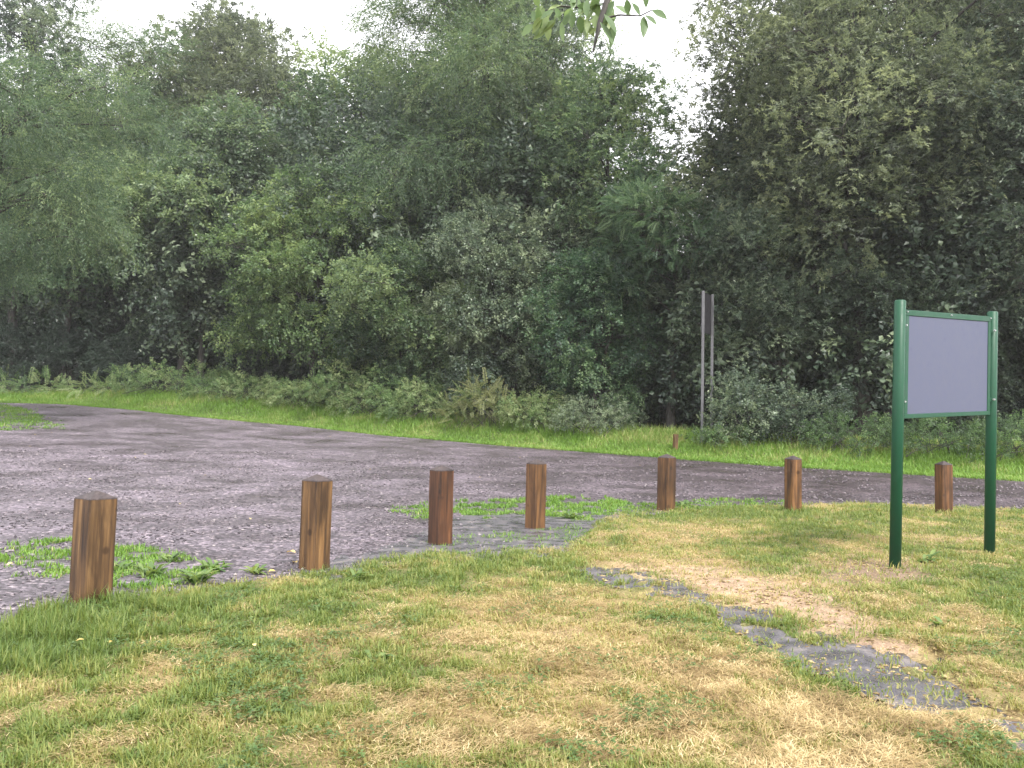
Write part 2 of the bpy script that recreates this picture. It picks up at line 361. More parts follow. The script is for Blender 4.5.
# dryness / coverage fields of the lawn in world space
def blob(px, py, cx, cy, rx, ry): return np.exp(-(((px - cx) / rx) ** 2 + ((py - cy) / ry) ** 2))
def fields(x, y):
    px, py = project(x, y, gz(x, y))
    wx = px + (fbm(x * 3.2, y * 3.2, 41, 4) - .5) * 90; wy = py + (fbm(x * 3.2, y * 3.2, 42, 4) - .5) * 44
    n1 = fbm(x * 1.6, y * 1.6, 50, 4); n2 = fbm(x * 5, y * 5, 51, 3)
    path = inpoly(wx, wy, PATH).astype(float)
    tan = 0
    for q in range(5):
        fq = (1.5, 3, 6, 11, 19)[q]
        tan = tan + inpoly(px + (fbm(x * fq, y * fq, 170 + q, 3) - .5) * 110, py + (fbm(x * fq, y * fq, 180 + q, 3) - .5) * 50, TANDIRT) / 5.0
    dry = .46 + (n1 - .5) * 1.3 + (n2 - .5) * 1.3
    dry += .50 * blob(px, py, 640, 690, 170, 70) + .38 * blob(px, py, 520, 620, 110, 40) + .5 * blob(px, py, 820, 745, 150, 45) + .3 * blob(px, py, 140, 660, 60, 22) + .3 * blob(px, py, 700, 560, 130, 18)
    dry += .25 * blob(px, py, 960, 640, 60, 22) + .3 * blob(px, py, 680, 535, 60, 8) + .12 * blob(px, py, 250, 740, 300, 40)
    dry -= .75 * blob(px, py, 40, 640, 110, 40) + .45 * blob(px, py, 200, 610, 130, 22) + .55 * blob(px, py, 450, 575, 150, 22) + .35 * blob(px, py, 800, 520, 260, 12) + .4 * blob(px, py, 1000, 595, 90, 26)
    dry -= .3 * blob(px, py, 790, 560, 60, 14) + .42 * blob(px, py, 740, 640, 45, 20) + .3 * blob(px, py, 830, 690, 60, 20) - .04 * blob(px, py, 100, 740, 200, 60)
    bare = 1.3 * blob(px, py, 875, 575, 62, 14) + .35 * blob(px, py, 560, 640, 40, 12) + .35 * blob(px, py, 950, 540, 60, 5)
    return px, py, path, tan, np.clip(dry, 0, 1), np.clip(bare, 0, 1), n1, n2

ks2 = pxk(np.concatenate([np.arange(-500, -60, 14), np.arange(-60, 1090, 3.5), np.arange(1096, 1500, 16)]).astype(float))
v2 = np.linspace(0, 1, 190) ** 1.25
dn2 = near_d(ks2) + (fbm(ks2 * 60, ks2 * 0, 5, 3) - .5) * .25
Dl = 1.2 * (1 - v2[:, None]) + dn2[None] * v2[:, None]
Xl = ks2[None] * Dl
px, py, path, tan, dry, bare, n1, n2 = fields(Xl, Dl)
Zl = lawn_h(Xl, Dl) - .012 * bare + path * (fbm(Xl * 4.5, Dl * 4.5, 133, 4) - .57) * .11 - .02 * np.maximum(path, tan * .6) * sstep(0, .6, near_d(Xl / Dl) - Dl)
c_green = np.array([.10, .115, .04]); c_dry = np.array([.30, .23, .115]); c_soil = np.array([.15, .11, .085]); c_tan = np.array([.37, .275, .2])
f = dry[..., None]
col = c_green * (1 - f) + c_dry * f
col = col * (1 - bare[..., None]) + (c_soil * (1 - .5 * n2[..., None]) + .5 * n2[..., None] * c_tan) * bare[..., None]
col = col * (1 - tan[..., None]) + (c_tan * (.65 + .6 * n2[..., None])) * tan[..., None]
props(link_mesh('lawn', grid_mesh('lawn', Xl, Dl, Zl, M['lawn'], col.reshape(-1, 3))), kind='structure')

# worn strip of wet tarmac showing through the lawn
cxs = np.array([(560, 580), (592, 577), (640, 581), (690, 598), (745, 622), (800, 645), (850, 667), (900, 683), (950, 698), (1000, 727), (1060, 758), (1160, 800)], float)
hw = np.array([8, 10, 10, 9, 12, 18, 23, 22, 18, 15, 14, 14], float)
tt = np.linspace(0, len(cxs) - 1, 260)
Cx = np.interp(tt, np.arange(len(cxs)), cxs[:, 0]); Cy = np.interp(tt, np.arange(len(cxs)), cxs[:, 1]); Hw = np.interp(tt, np.arange(len(cxs)), hw)
top_e = Cy - Hw * (1 + .9 * (fbm(tt * 2.1, tt * 0, 61, 4) - .5)); bot_e = Cy + Hw * (1 + .9 * (fbm(tt * 2.1, tt * 0 + 5, 62, 4) - .5))
A = np.array([unproj(a, b) for a, b in zip(Cx + 6, top_e)]); B = np.array([unproj(a, b) for a, b in zip(Cx - 10, bot_e)])
w = np.linspace(0, 1, 16)[:, None]
Xp = A[None, :, 0] * (1 - w) + B[None, :, 0] * w; Yp = A[None, :, 1] * (1 - w) + B[None, :, 1] * w
edge = np.minimum(w, 1 - w) * 2
Zp = lawn_h(Xp, Yp) - .016 + .012 * edge ** .5 + (fbm(Xp * 6, Yp * 6, 71, 3) - .5) * .022
props(link_mesh('path', grid_mesh('path', Xp, Yp, Zp, M['tarmac'])), kind='structure')

# ------------------------------------------------------------------ grass blades
def blades(n_pos, x, y, z, h, wdt, lean, az, tint, curl=.5):
    """bent two-segment blades; returns V (n*5,3), quads, tris, face tints"""
    n = len(x)
    dx = np.cos(az); dy = np.sin(az); sx = -dy; sy = dx
    a1 = lean * (1 - curl * .6); a2 = np.minimum(lean * (1 + curl), 1.55)
    m = np.stack([x + dx * np.sin(a1) * h * .5, y + dy * np.sin(a1) * h * .5, z + np.cos(a1) * h * .5], -1)
    t = np.stack([m[:, 0] + dx * np.sin(a2) * h * .5, m[:, 1] + dy * np.sin(a2) * h * .5, m[:, 2] + np.cos(a2) * h * .5], -1)
    s = np.stack([sx * wdt * .5, sy * wdt * .5, 0 * x], -1)
    b = np.stack([x, y, z], -1)
    V = np.stack([b - s, b + s, m + s * .8, m - s * .8, t], 1)
    i = np.arange(n)[:, None] * 5
    return V.reshape(-1, 3), i + np.array([[0, 1, 2, 3]]), i + np.array([[3, 2, 4]]), np.concatenate([tint, tint])

def lawn_points(n, dmin=2.3, dmax=17, pxlo=-200, pxhi=1400):
    k = pxk(rng.uniform(pxlo, pxhi, n))
    d = dmin * (dmax / dmin) ** (rng.uniform(0, 1, n) ** .8)
    keep = d < near_d(k) - .02 + rng.normal(0, .10, n) * 1.0
    k, d = k[keep], d[keep]
    return k * d, d
x, y = lawn_points(1150000)
px, py, path, tan, dry, bare, n1, n2 = fields(x, y)
tuft = fbm(x * 9, y * 9, 80, 2)
dens = (1 - .92 * path) * (1 - .93 * tan) * (1 - .85 * bare) * (1 - .45 * dry) * (.45 + .75 * sstep(.35, .6, tuft))
edge_e = near_d(x / y) - y
keep = rng.uniform(0, 1, len(x)) < dens
x, y, px, py, dry, tuft, n1, n2, edge_e = [q[keep] for q in (x, y, px, py, dry, tuft, n1, n2, edge_e)]
n = len(x)
long_ = .9 * blob(px, py, 30, 645, 120, 45) + .55 * blob(px, py, 150, 608, 100, 14) + .3 * blob(px, py, 450, 565, 150, 16) + .3 * blob(px, py, 830, 515, 300, 10)
BOLL = [(90, 606), (314, 571), (440, 546), (535, 530), (666, 511.5), (793, 513), (944, 514.5)]
for bx, by in BOLL: long_ += .25 * blob(px, py, bx, by, 16, 5)
long_ += .5 * blob(px, py, 895, 571, 10, 4) + .8 * blob(px, py, 990, 556, 14, 4)
h = (.016 + .045 * rng.uniform(0, 1, n) ** 1.4) * (.7 + .8 * sstep(.4, .65, tuft)) * (1 + 1.1 * np.clip(long_, 0, 1.2)) * (1 - .35 * dry)
wd = rng.uniform(.0035, .0075, n) * (1 + .06 * y)
lean = rng.uniform(.2, 1.25, n) - .25 * np.clip(long_, 0, 1)
tint = np.clip(.36 + .55 * dry * rng.uniform(.3, 1.1, n) + (tuft - .5) * .35 + rng.normal(0, .10, n) - .1 * np.clip(long_, 0, 1), 0, 1)
V, q, t, ft = blades(n, x, y, lawn_h(x, y) - .004, h, wd, np.clip(lean, .05, 1.4), rng.uniform(0, 6.283, n), tint)
props(link_mesh('grass', np_mesh('grass', V, q, t, M['grass'], ft)), 'short mown grass of mixed green and yellow blades on the lawn', 'grass', kind='stuff')

# clover and small broad leaves low in the turf
x, y = lawn_points(80000, 2.4, 10)
px, py, path, tan, dry, bare, n1, n2 = fields(x, y)
k = rng.uniform(0, 1, len(x)) < (1 - path) * (1 - tan) * (1 - .8 * bare) * (1 - .7 * dry) * sstep(.52, .66, fbm(x * 2.6, y * 2.6, 160, 3)); x = x[k]; y = y[k]; n = len(x)
z = lawn_h(x, y) + rng.uniform(.02, .05, n); a0 = rng.uniform(0, 6.28, n); rad_ = rng.uniform(.006, .012, n)
Vc = []
for j in range(3):
    a = a0 + j * 2.094; tl = rng.normal(0, .3, n)
    c_ = np.stack([x, y, z], -1); d_ = np.stack([np.cos(a), np.sin(a), tl], -1) * rad_[:, None]; s_ = np.stack([-np.sin(a), np.cos(a), 0 * a], -1) * rad_[:, None]
    Vc.append(np.stack([c_, c_ + d_ * .9 + s_ * .75, c_ + d_ * 1.7, c_ + d_ * .9 - s_ * .75], 1))
Vc = np.concatenate(Vc); n4 = len(Vc)
props(link_mesh('clover', np_mesh('clover', Vc.reshape(-1, 3), np.arange(n4 * 4).reshape(-1, 4), None, M['weed'], np.clip(rng.normal(.35, .2, n4), 0, 1))), 'low clover leaves scattered through the green parts of the lawn', 'clover', kind='stuff')

# cut straw lying flat on the lawn
x, y = lawn_points(880000, 2.3, 13)
px, py, path, tan, dry, bare, n1, n2 = fields(x, y)
keep = rng.uniform(0, 1, len(x)) < np.clip((dry - .12) * 1.15, 0.03, 1) * (1 - .95 * path) * (1 - .55 * tan) * (1 - .75 * bare) * (.25 + 1.1 * sstep(.4, .62, fbm(x * 4, y * 4, 90, 3)))
x, y, px, py, dry, n1 = [q[keep] for q in (x, y, px, py, dry, n1)]
n = len(x)
swath = (fbm(x * 1.2, y * 1.2, 95, 2) - .5) * 8
az = swath + rng.normal(0, 1.3, n)
ln = rng.uniform(.015, .055, n) * (1 + .5 * blob(px, py, 800, 745, 160, 50))
z = lawn_h(x, y) + rng.uniform(0, .03, n) * (.5 + dry)
tint = np.clip(.5 + (fbm(x * 6, y * 6, 97, 3) - .5) * 1.1 + rng.normal(0, .2, n), 0, 1)
V, q, t, ft = blades(n, x, y, z, ln, rng.uniform(.0016, .0032, n) * (1 + .06 * y), rng.uniform(1.2, 1.55, n), az, tint, .05)
props(link_mesh('dry_grass', np_mesh('dry_grass', V, q, t, M['straw'], ft)), 'pale dry cut grass lying in matted patches on the lawn', 'dry grass', kind='stuff')

# grass growing through the gravel in patches
def poly_points(poly, n, jit=6):
    P = []
    for i in range(len(poly)):
        a_, b_ = np.array(poly[i], float), np.array(poly[(i + 1) % len(poly)], float)
        for t in (0, .34, .67): P.append(unproj(*(a_ + (b_ - a_) * t))[:2])
    P = np.array(P); lo = P.min(0) - .3; hi = P.max(0) + .3
    x = rng.uniform(lo[0], hi[0], n); y = rng.uniform(lo[1], hi[1], n)
    j = jit * .09 * (1 + y / 20)
    k = inpoly(x + (fbm(x * 2.5, y * 2.5, 101, 3) - .5) * j, y + (fbm(x * 2.5, y * 2.5, 102, 3) - .5) * j, P) & (fbm(x * 4, y * 4, 103, 3) > .47)
    return x[k], y[k]
PATCH = [([(460, 503), (520, 499), (600, 497), (640, 505), (618, 516), (575, 521), (525, 514), (480, 519), (455, 512)], 30000, .55),
         ([(395, 508), (430, 504), (455, 508), (440, 519), (400, 517)], 5000, .3),
         ([(0, 545), (60, 540), (130, 546), (215, 560), (225, 584), (150, 592), (60, 578), (0, 572)], 26000, .5),
         ([(-160, 402), (-20, 402), (20, 407), (40, 416), (62, 428), (10, 431), (-160, 432)], 90000, 1.2),
         ([(420, 541), (480, 535), (600, 525), (590, 548), (500, 556), (430, 552)], 9000, .3),
         ([(600, 512), (680, 500), (740, 498), (800, 500), (780, 510), (640, 518)], 14000, .4)]
xs, ys, hs = [], [], []
for poly, n, hh in PATCH:
    a, b = poly_points(poly, n); xs.append(a); ys.append(b); hs.append(np.full(len(a), hh))
x = np.concatenate(xs); y = np.concatenate(ys); hh = np.concatenate(hs); n = len(x)
V, q, t, ft = blades(n, x, y, gz(x, y) + .002, (.02 + .05 * rng.uniform(0, 1, n)) * (.6 + hh), rng.uniform(.006, .010, n) * (1 + .05 * y), rng.uniform(.2, 1.2, n), rng.uniform(0, 6.28, n), np.clip(.42 + rng.normal(0, .22, n) + (fbm(x * 2, y * 2, 108, 2) - .5) * .6, 0, 1))
props(link_mesh('grass_patches', np_mesh('grass_patches', V, q, t, M['verge'], ft)), 'patchy green grass growing through the wet gravel beside the bollards', 'grass', kind='stuff')

# green verge on the far side of the road
n = 280000
k = pxk(rng.uniform(-200, 1330, n)); e = rng.uniform(0, 1, n) ** 1.4 * 5.0
d = far_d(k) + e - .15 + rng.normal(0, .08, n)
x = k * d; y = d
wild = sstep(.8, 3.2, e + (fbm(x * .8, y * .8, 110, 3) - .5) * 3)
hgt = (.06 + .10 * rng.uniform(0, 1, n)) * (1 + 2.2 * wild * rng.uniform(.2, 1, n))
tint = np.clip(.64 + rng.normal(0, .15, n) + (fbm(x * .9, y * .9, 111, 3) - .5) * .6 + .35 * wild * (fbm(x * .6, y * .6, 112, 3) > .52) * rng.uniform(0, 1, n), 0, 1)
V, q, t, ft = blades(n, x, y, gz(x, y) - .012, hgt, rng.uniform(.010, .02, n), rng.uniform(.3, 1.35, n), rng.uniform(0, 6.28, n), tint)
props(link_mesh('verge_grass', np_mesh('verge_grass', V, q, t, M['verge'], ft)), 'bright green grass verge along the far edge of the road', 'grass', kind='stuff')

# loose stones on the gravel
n = 44000
k = pxk(rng.uniform(-40, 1060, n)); d = near_d(k) - .25 + rng.uniform(0, 1, n) ** 1.5 * 16
ok = d < far_d(k) - .2; k = k[ok]; d = d[ok]; n = len(k)
x = k * d; y = d
keep = rng.uniform(0, 1, n) < .15 + 1.2 * sstep(.42, .6, fbm(x * 1.3, y * 1.3, 120, 3)); x = x[keep]; y = y[keep]; n = len(x)
s = (.004 + .014 * rng.uniform(0, 1, n) ** 2.5) * (1 + .035 * y)
octa = np.array([[1, 0, 0], [0, 1, 0], [-1, 0, 0], [0, -1, 0], [0, 0, 1], [0, 0, -1]], float)
a = rng.uniform(0, 6.28, n); P = octa[None] * (1 + rng.normal(0, .25, (n, 6, 1))); 
P = np.stack([P[..., 0] * np.cos(a)[:, None] - P[..., 1] * np.sin(a)[:, None], P[..., 0] * np.sin(a)[:, None] + P[..., 1] * np.cos(a)[:, None], P[..., 2] * .6], -1)
V = P * s[:, None, None] + np.stack([x, y, gz(x, y) + .006 + s * .2], -1)[:, None]
tri = np.array([[0, 1, 4], [1, 2, 4], [2, 3, 4], [3, 0, 4], [1, 0, 5], [2, 1, 5], [3, 2, 5], [0, 3, 5]])
T = (np.arange(n)[:, None, None] * 6 + tri[None]).reshape(-1, 3)
props(link_mesh('loose_gravel', np_mesh('loose_gravel', V, None, T, M['stone'], np.repeat(rng.uniform(0, 1, n) ** np.where(rng.uniform(0, 1, n) < .5, 1.2, 4), 8))), 'small loose stones scattered over the wet gravel', 'gravel', kind='stuff')

x, y = lawn_points(60000, 3, 12, 500, 1090)
px, py, path, tan, dry, bare, n1, n2 = fields(x, y)
k = rng.uniform(0, 1, len(x)) < np.clip(.55 * tan + .45 * path + .5 * bare, 0, 1) * (.15 + 1.1 * sstep(.45, .65, fbm(x * 3, y * 3, 140, 3))); x = x[k]; y = y[k]; n = len(x)
s = .004 + .012 * rng.uniform(0, 1, n) ** 3; a = rng.uniform(0, 6.28, n)
P = octa[None] * (1 + rng.normal(0, .25, (n, 6, 1))) * np.array([1.6, .8, .5])
P = np.stack([P[..., 0] * np.cos(a)[:, None] - P[..., 1] * np.sin(a)[:, None], P[..., 0] * np.sin(a)[:, None] + P[..., 1] * np.cos(a)[:, None], P[..., 2]], -1)
V = P * s[:, None, None] + np.stack([x, y, lawn_h(x, y) - .012 + s * .4], -1)[:, None]
T = (np.arange(n)[:, None, None] * 6 + tri[None]).reshape(-1, 3)
props(link_mesh('debris', np_mesh('debris', V, None, T, M['straw'], np.repeat(rng.uniform(0, 1, n) ** 1.8 * .8, 8))), 'small crumbs of earth and bark on the bare tan ground beside the worn strip', 'debris', kind='stuff')

# ------------------------------------------------------------------ bollards
def bm_mesh(name, bm, mat, smooth=False):
    me = bpy.data.meshes.new(name); bmesh.ops.recalc_face_normals(bm, faces=bm.faces); bm.to_mesh(me); bm.free()
    if mat: me.materials.append(mat)
    if smooth:
        for p in me.polygons: p.use_smooth = True
    return me
def post_mesh(s, h, mat, taper=.0, seed=0):
    rr = random.Random(seed); bm = bmesh.new(); c = s * .5; b = .009
    prof = [(c - b, -c), (c, -c + b), (c, c - b), (c - b, c), (-c + b, c), (-c, c - b), (-c, -c + b), (-c + b, -c)]
    rings = []
    for i, zz in enumerate(np.linspace(-.12, h, 9)):
        rings.append([bm.verts.new((x + rr.uniform(-.0012, .0012), y + rr.uniform(-.0012, .0012), zz)) for x, y in prof])
    for a_, b_ in zip(rings, rings[1:]):
        for i in range(8): bm.faces.new((a_[i], a_[(i + 1) % 8], b_[(i + 1) % 8], b_[i]))
    bm.faces.new(rings[0][::-1]); bm.faces.new(rings[-1])
    return bm_mesh('post', bm, mat)
def cap_mesh(s, rise, mat):
    bm = bmesh.new(); c = s * .5; b = .006
    def ring(k, z): return [bm.verts.new((x * k, y * k, z)) for x, y in [(c - b, -c), (c, -c + b), (c, c - b), (c - b, c), (-c + b, c), (-c, c - b), (-c, -c + b), (-c + b, -c)]]
    r0 = ring(.985, .0006); r1 = ring(.985, .004); r2 = ring(.94, .011); r3 = ring(.08, rise)
    for a_, b_ in ((r0, r1), (r1, r2), (r2, r3)):
        for i in range(8): bm.faces.new((a_[i], a_[(i + 1) % 8], b_[(i + 1) % 8], b_[i]))
    bm.faces.new(r3); bm.faces.new(r0[::-1])
    return bm_mesh('bevelled_top', bm, mat)
BL = [  # base px, py, shoulder height px, rotation, label
    (90, 606, 104, 31, 1.0, 'large wooden bollard nearest the camera, pale streak down its middle, in long grass'),
    (314, 571, 88, 44, .6, 'brown timber bollard with yellow fallen leaves on the gravel at its foot'),
    (440, 546, 74, 41, -.2, 'darkest reddish brown wooden bollard, at the lawn edge between two others'),
    (535, 530, 65, 45, 0, 'orange brown wooden bollard standing in bare wet gravel beside a grass patch'),
    (666, 511.5, 53, 53, .3, 'wooden bollard with pale central edge at the lawn corner, below the grey poles'),
    (793, 513, 53, 42, -.6, 'orange brown wooden bollard alone between the grey poles and the green notice board'),
    (944, 514.5, 49, 38, .2, 'small dark wooden bollard seen between the two green posts of the notice board'),
]
for i, (bx, by, hp, rz, tilt, lab) in enumerate(BL):
    p = unproj(bx, by); hh = hp * p[1] / FPX * 1.0
    s = {0: .208, 1: .196, 2: .19, 3: .186, 4: .205, 5: .188, 6: .186}[i]
    kk = 1 + s * .5 / p[1]
    e = empty('wooden_bollard', (p[0] * kk, p[1] * kk, float(gz(p[0], p[1])))); e.rotation_euler = (R(random.uniform(-.6, .6)), R(tilt), R(rz) + R(90) + math.atan2(-p[1], -p[0]))
    props(e, lab, 'bollard', 'wooden bollards along the edge of the car park')
    
    po = link_mesh('post', post_mesh(s, hh, M['wood'], 0, i), e); po.color = ((.8, .78, .72, 1), (.88, .84, .76, 1), (.6, .45, .42, 1), (1.02, .88, .7, 1), (.92, .8, .66, 1), (1.0, .84, .66, 1), (.75, .6, .5, 1))[i]
    link_mesh('bevelled_top', cap_mesh(s, .058, M['wood_top']), e, (0, 0, hh))

# ------------------------------------------------------------------ notice board
def tube_mesh(name, r, h, mat, z0=-.25, seg=24, lip=.006):
    bm = bmesh.new()
    rings = []
    for rad, z in ((r, z0), (r, h - lip), (r - lip, h)):
        rings.append([bm.verts.new((rad * math.cos(2 * math.pi * i / seg), rad * math.sin(2 * math.pi * i / seg), z)) for i in range(seg)])
    for a_, b_ in zip(rings, rings[1:]):
        for i in range(seg): bm.faces.new((a_[i], a_[(i + 1) % seg], b_[(i + 1) % seg], b_[i]))
    bm.faces.new(rings[0][::-1]); bm.faces.new(rings[-1])
    me = bm_mesh(name, bm, mat)
    for p in me.polygons: p.use_smooth = len(p.vertices) == 4
    return me
def box_bm(bm, lo, hi, bev=.003):
    v = [bm.verts.new((x, y, z)) for x in (lo[0], hi[0]) for y in (lo[1], hi[1]) for z in (lo[2], hi[2])]
    fs = [bm.faces.new([v[i] for i in f]) for f in ((0, 1, 3, 2), (4, 6, 7, 5), (0, 4, 5, 1), (2, 3, 7, 6), (0, 2, 6, 4), (1, 5, 7, 3))]
    if bev:
        es = list({e for f in fs for e in f.edges})
        bmesh.ops.bevel(bm, geom=es, offset=bev, segments=1, affect='EDGES')
def box_mesh(name, lo, hi, mat, bev=.003):
    bm = bmesh.new(); box_bm(bm, lo, hi, bev); return bm_mesh(name, bm, mat)
pl = unproj(895, 571); 
pr_d = pl[1] / .893
def depth_pt(px, py, d):
    r = ray(px, py); r = r / r[1]; return CO + r * d
pr = depth_pt(989.5, 556, pr_d); pr[2] = 0.02; pl = pl.copy(); pl[2] = .02
tl_ = depth_pt(902, 299.5, pl[1]); tr_ = depth_pt(997, 311, pr[1])
sep = math.hypot(pr[0] - pl[0], pr[1] - pl[1]); ang = math.atan2(pr[1] - pl[1], pr[0] - pl[0])
hl = tl_[2] - pl[2]; hr = tr_[2] - pr[2]
board = empty('notice_board', tuple(pl)); board.rotation_euler = (0, 0, ang); SH = Matrix(((1, 0, math.tan(R(2.1)), 0), (0, 1, 0, 0), (math.tan(R(2.3)), 0, 1, 0), (0, 0, 0, 1)))
props(board, 'blank grey notice board in a green metal frame on two green round posts', 'notice board')
pr_r = .052
link_mesh('post', tube_mesh('post', pr_r, hl, M['green_paint']), board).rotation_euler = (0, R(2.1), 0)
link_mesh('post', tube_mesh('post', pr_r, hr, M['green_paint']), board, (sep, 0, pr[2] - pl[2])).rotation_euler = (0, R(2.1), 0)
fx0, fx1 = .066, sep - .064
zt = depth_pt(911, 309, pl[1])[2] - pl[2]; zb = depth_pt(908, 419, pl[1])[2] - pl[2]
fy0, fy1 = -.024, .024
fw = .055
bm = bmesh.new()
box_bm(bm, (fx0, fy0, zt - fw), (fx1, fy1, zt)); box_bm(bm, (fx0, fy0, zb), (fx1, fy1, zb + fw * .75))
box_bm(bm, (fx0, fy0 + .001, zb + fw * .75 + .0005), (fx0 + fw, fy1 - .001, zt - fw - .0005)); box_bm(bm, (fx1 - fw, fy0 + .001, zb + fw * .75 + .0005), (fx1, fy1 - .001, zt - fw - .0005))
link_mesh('frame', bm_mesh('frame', bm, M['green_paint']), board)
link_mesh('panel', box_mesh('panel', (fx0 + fw + .001, -.016, zb + fw * .75 + .001), (fx1 - fw - .001, .014, zt - fw - .001), M['panel'], 0), board)
for side, xx in ((0, pr_r), (1, sep - pr_r)):
    for zz in (zt - .15, zb + .16):
        x0, x1 = (xx - .012, fx0 - .0005) if side == 0 else (fx1 + .0005, xx + .012)
        br = link_mesh('bracket', box_mesh('bracket', (x0, -.02, zz - .02), (x1, .02, zz + .02), M['green_paint'], .002), board)
        cx = (x0 + x1) / 2
        bm = bmesh.new(); bmesh.ops.create_cone(bm, cap_ends=True, segments=8, radius1=.011, radius2=.009, depth=.02, matrix=Matrix.Translation((cx, -.034 - (.02 if side else 0), zz)) @ Matrix.Rotation(R(90), 4, 'X'))
        link_mesh('bolt', bm_mesh('bolt', bm, M['bolt']), br)
for xx in (fx0 + .02, (fx0 + fx1) / 2, fx1 - .02):
    bm = bmesh.new(); bmesh.ops.create_cone(bm, cap_ends=True, segments=8, radius1=.008, radius2=.006, depth=.012, matrix=Matrix.Translation((xx, fy0 - .004, zt - .02)) @ Matrix.Rotation(R(90), 4, 'X'))
    link_mesh('screw', bm_mesh('screw', bm, M['bolt']), board)

for o_ in list(bpy.data.objects):
    if o_.type == 'MESH' and (o_.parent is board or (o_.parent is not None and o_.parent.parent is board)) and not o_.name.startswith('post'): o_.data.transform(SH)

# ------------------------------------------------------------------ roadside sign seen edge-on, and a stub post
d0 = edge_d(703) + 2.6
b0 = at_px_d(702.5, d0)
sg = empty('roadside_sign', tuple(b0)); dirv = np.array([(711.8 - 512) / FPX * (d0 + .75) - b0[0], .75]); sgl = float(np.hypot(*dirv)); sg.rotation_euler = (0, R(.4), math.atan2(dirv[1], dirv[0]))
props(sg, 'dark narrow road sign seen edge-on, on two tall thin grey metal posts', 'road sign')
zt_ = (419 + 3.3 - 290) / FPX * d0 + CAMH - b0[2]
def post_rect(name, x0, zt, wx=.05, wy=.085): return box_mesh(name, (x0 - wx / 2, -wy / 2, -.3), (x0 + wx / 2, wy / 2, zt), M['steel'], .006)
link_mesh('post', post_rect('post', 0, zt_), sg); link_mesh('post', post_rect('post', sgl, zt_ + .01), sg)
link_mesh('sign_panel', box_mesh('sign_panel', (-.03, .0445, zt_ - 1.35), (sgl + .03, .065, zt_ - .02), M['dark_panel'], .003), sg)
for zz in (zt_ - .15, zt_ - 1.2): link_mesh('channel', box_mesh('channel', (-.02, .0655, zz - .025), (sgl + .02, .085, zz + .025), M['steel'], .002), sg)
p = at_px_d(676, edge_d(676) + 1.7)
stub = link_mesh('stub_post', post_mesh(.13, .50, M['wood'], 0, 77), None, tuple(p)); stub.rotation_euler = (0, R(2), R(20))
props(stub, 'short weathered wooden stub post in the shade left of the grey sign poles', 'post')

# ------------------------------------------------------------------ vegetation generators
def make_spray(kind, r):
    out = []
    def leaf(base, dirv, nrm, ln, wd, fold=.12, droop=.15):
        d = dirv / np.linalg.norm(dirv); s = np.cross(nrm, d); s /= np.linalg.norm(s) + 1e-9; u = np.cross(d, s)
        out.append(np.array([base, base + d * ln * .5 + s * wd * .5 + u * wd * fold, base + d * ln - u * ln * droop, base + d * ln * .45 - s * wd * .5 + u * wd * fold]))
    if kind == 'broad':
        for i in range(9):
            t = .1 + .9 * i / 8
            for sd in (-1, 1):
                b = np.array([t * .42, r.normal(0, .05), -.10 * t * t + r.normal(0, .05)])
                dr = np.array([.5 + r.normal(0, .45), sd * (.9 + r.normal(0, .3)), r.normal(-.15, .4)])
                nr = np.array([r.normal(0, .5), r.normal(0, .5), 1.0])
                leaf(b, dr, nr, r.uniform(.07, .115), r.uniform(.055, .085))
    elif kind == 'oak':
        for i in range(7):
            c = np.array([r.uniform(.1, .6), r.normal(0, .13), r.normal(0, .07)])
            m = r.integers(4, 7); ph = r.uniform(0, 6.28)
            for j in range(m):
                a = ph + j * 6.283 / m
                dr = np.array([.35 + math.cos(a), math.sin(a), r.normal(.1, .35)])
                leaf(c, dr, np.array([r.normal(0, .4), r.normal(0, .4), 1.0]), r.uniform(.07, .12), r.uniform(.035, .055))
    elif kind == 'fine':
        for br in range(3):
            off = np.array([.1 * br, r.normal(0, .05), 0]); a0 = r.normal(0, .4)
            for i in range(12):
                t = .1 + .9 * i / 11
                b = off + np.array([t * .7 * math.cos(a0), t * .7 * math.sin(a0), -.28 * t * t])
                sd = -1 if i % 2 else 1
                dr = np.array([.8 + r.normal(0, .2), sd * .8 + r.normal(0, .25), -.35 + r.normal(0, .3)])
                leaf(b, dr, np.array([r.normal(0, .4), r.normal(0, .4), 1.0]), r.uniform(.08, .13), r.uniform(.018, .03))
    elif kind == 'pinnate':
        for i in range(15):
            t = .12 + .88 * i / 14
            for sd in (-1, 1):
                b = np.array([t * .75, 0, -.15 * t * t])
                dr = np.array([.25 + r.normal(0, .12), sd, -.15 + r.normal(0, .15)])
                leaf(b, dr, np.array([r.normal(0, .2), r.normal(0, .2), 1.0]), (.16 - .07 * t) * r.uniform(.8, 1.15), .04)
    elif kind == 'bramble':
        for i in range(11):
            t = .1 + .9 * i / 10
            b = np.array([t * .7, r.normal(0, .03), .18 * math.sin(t * 2.6)])
            for j in range(3):
                a = (j - 1) * .9 + r.normal(0, .2)
                sd = 1 if i % 2 else -1
                dr = np.array([.3 + math.cos(a) * .3, sd * math.cos(a) + math.sin(a) * .6, r.normal(0, .3)])
                leaf(b, dr, np.array([r.normal(0, .3), r.normal(0, .3), 1.0]), r.uniform(.06, .1), r.uniform(.04, .065))
    return np.array(out)
SPR = {k: [make_spray(k, np.random.default_rng(100 + 7 * i + j)) for i in range(6)] for j, k in enumerate(('broad', 'oak', 'fine', 'pinnate', 'bramble'))}

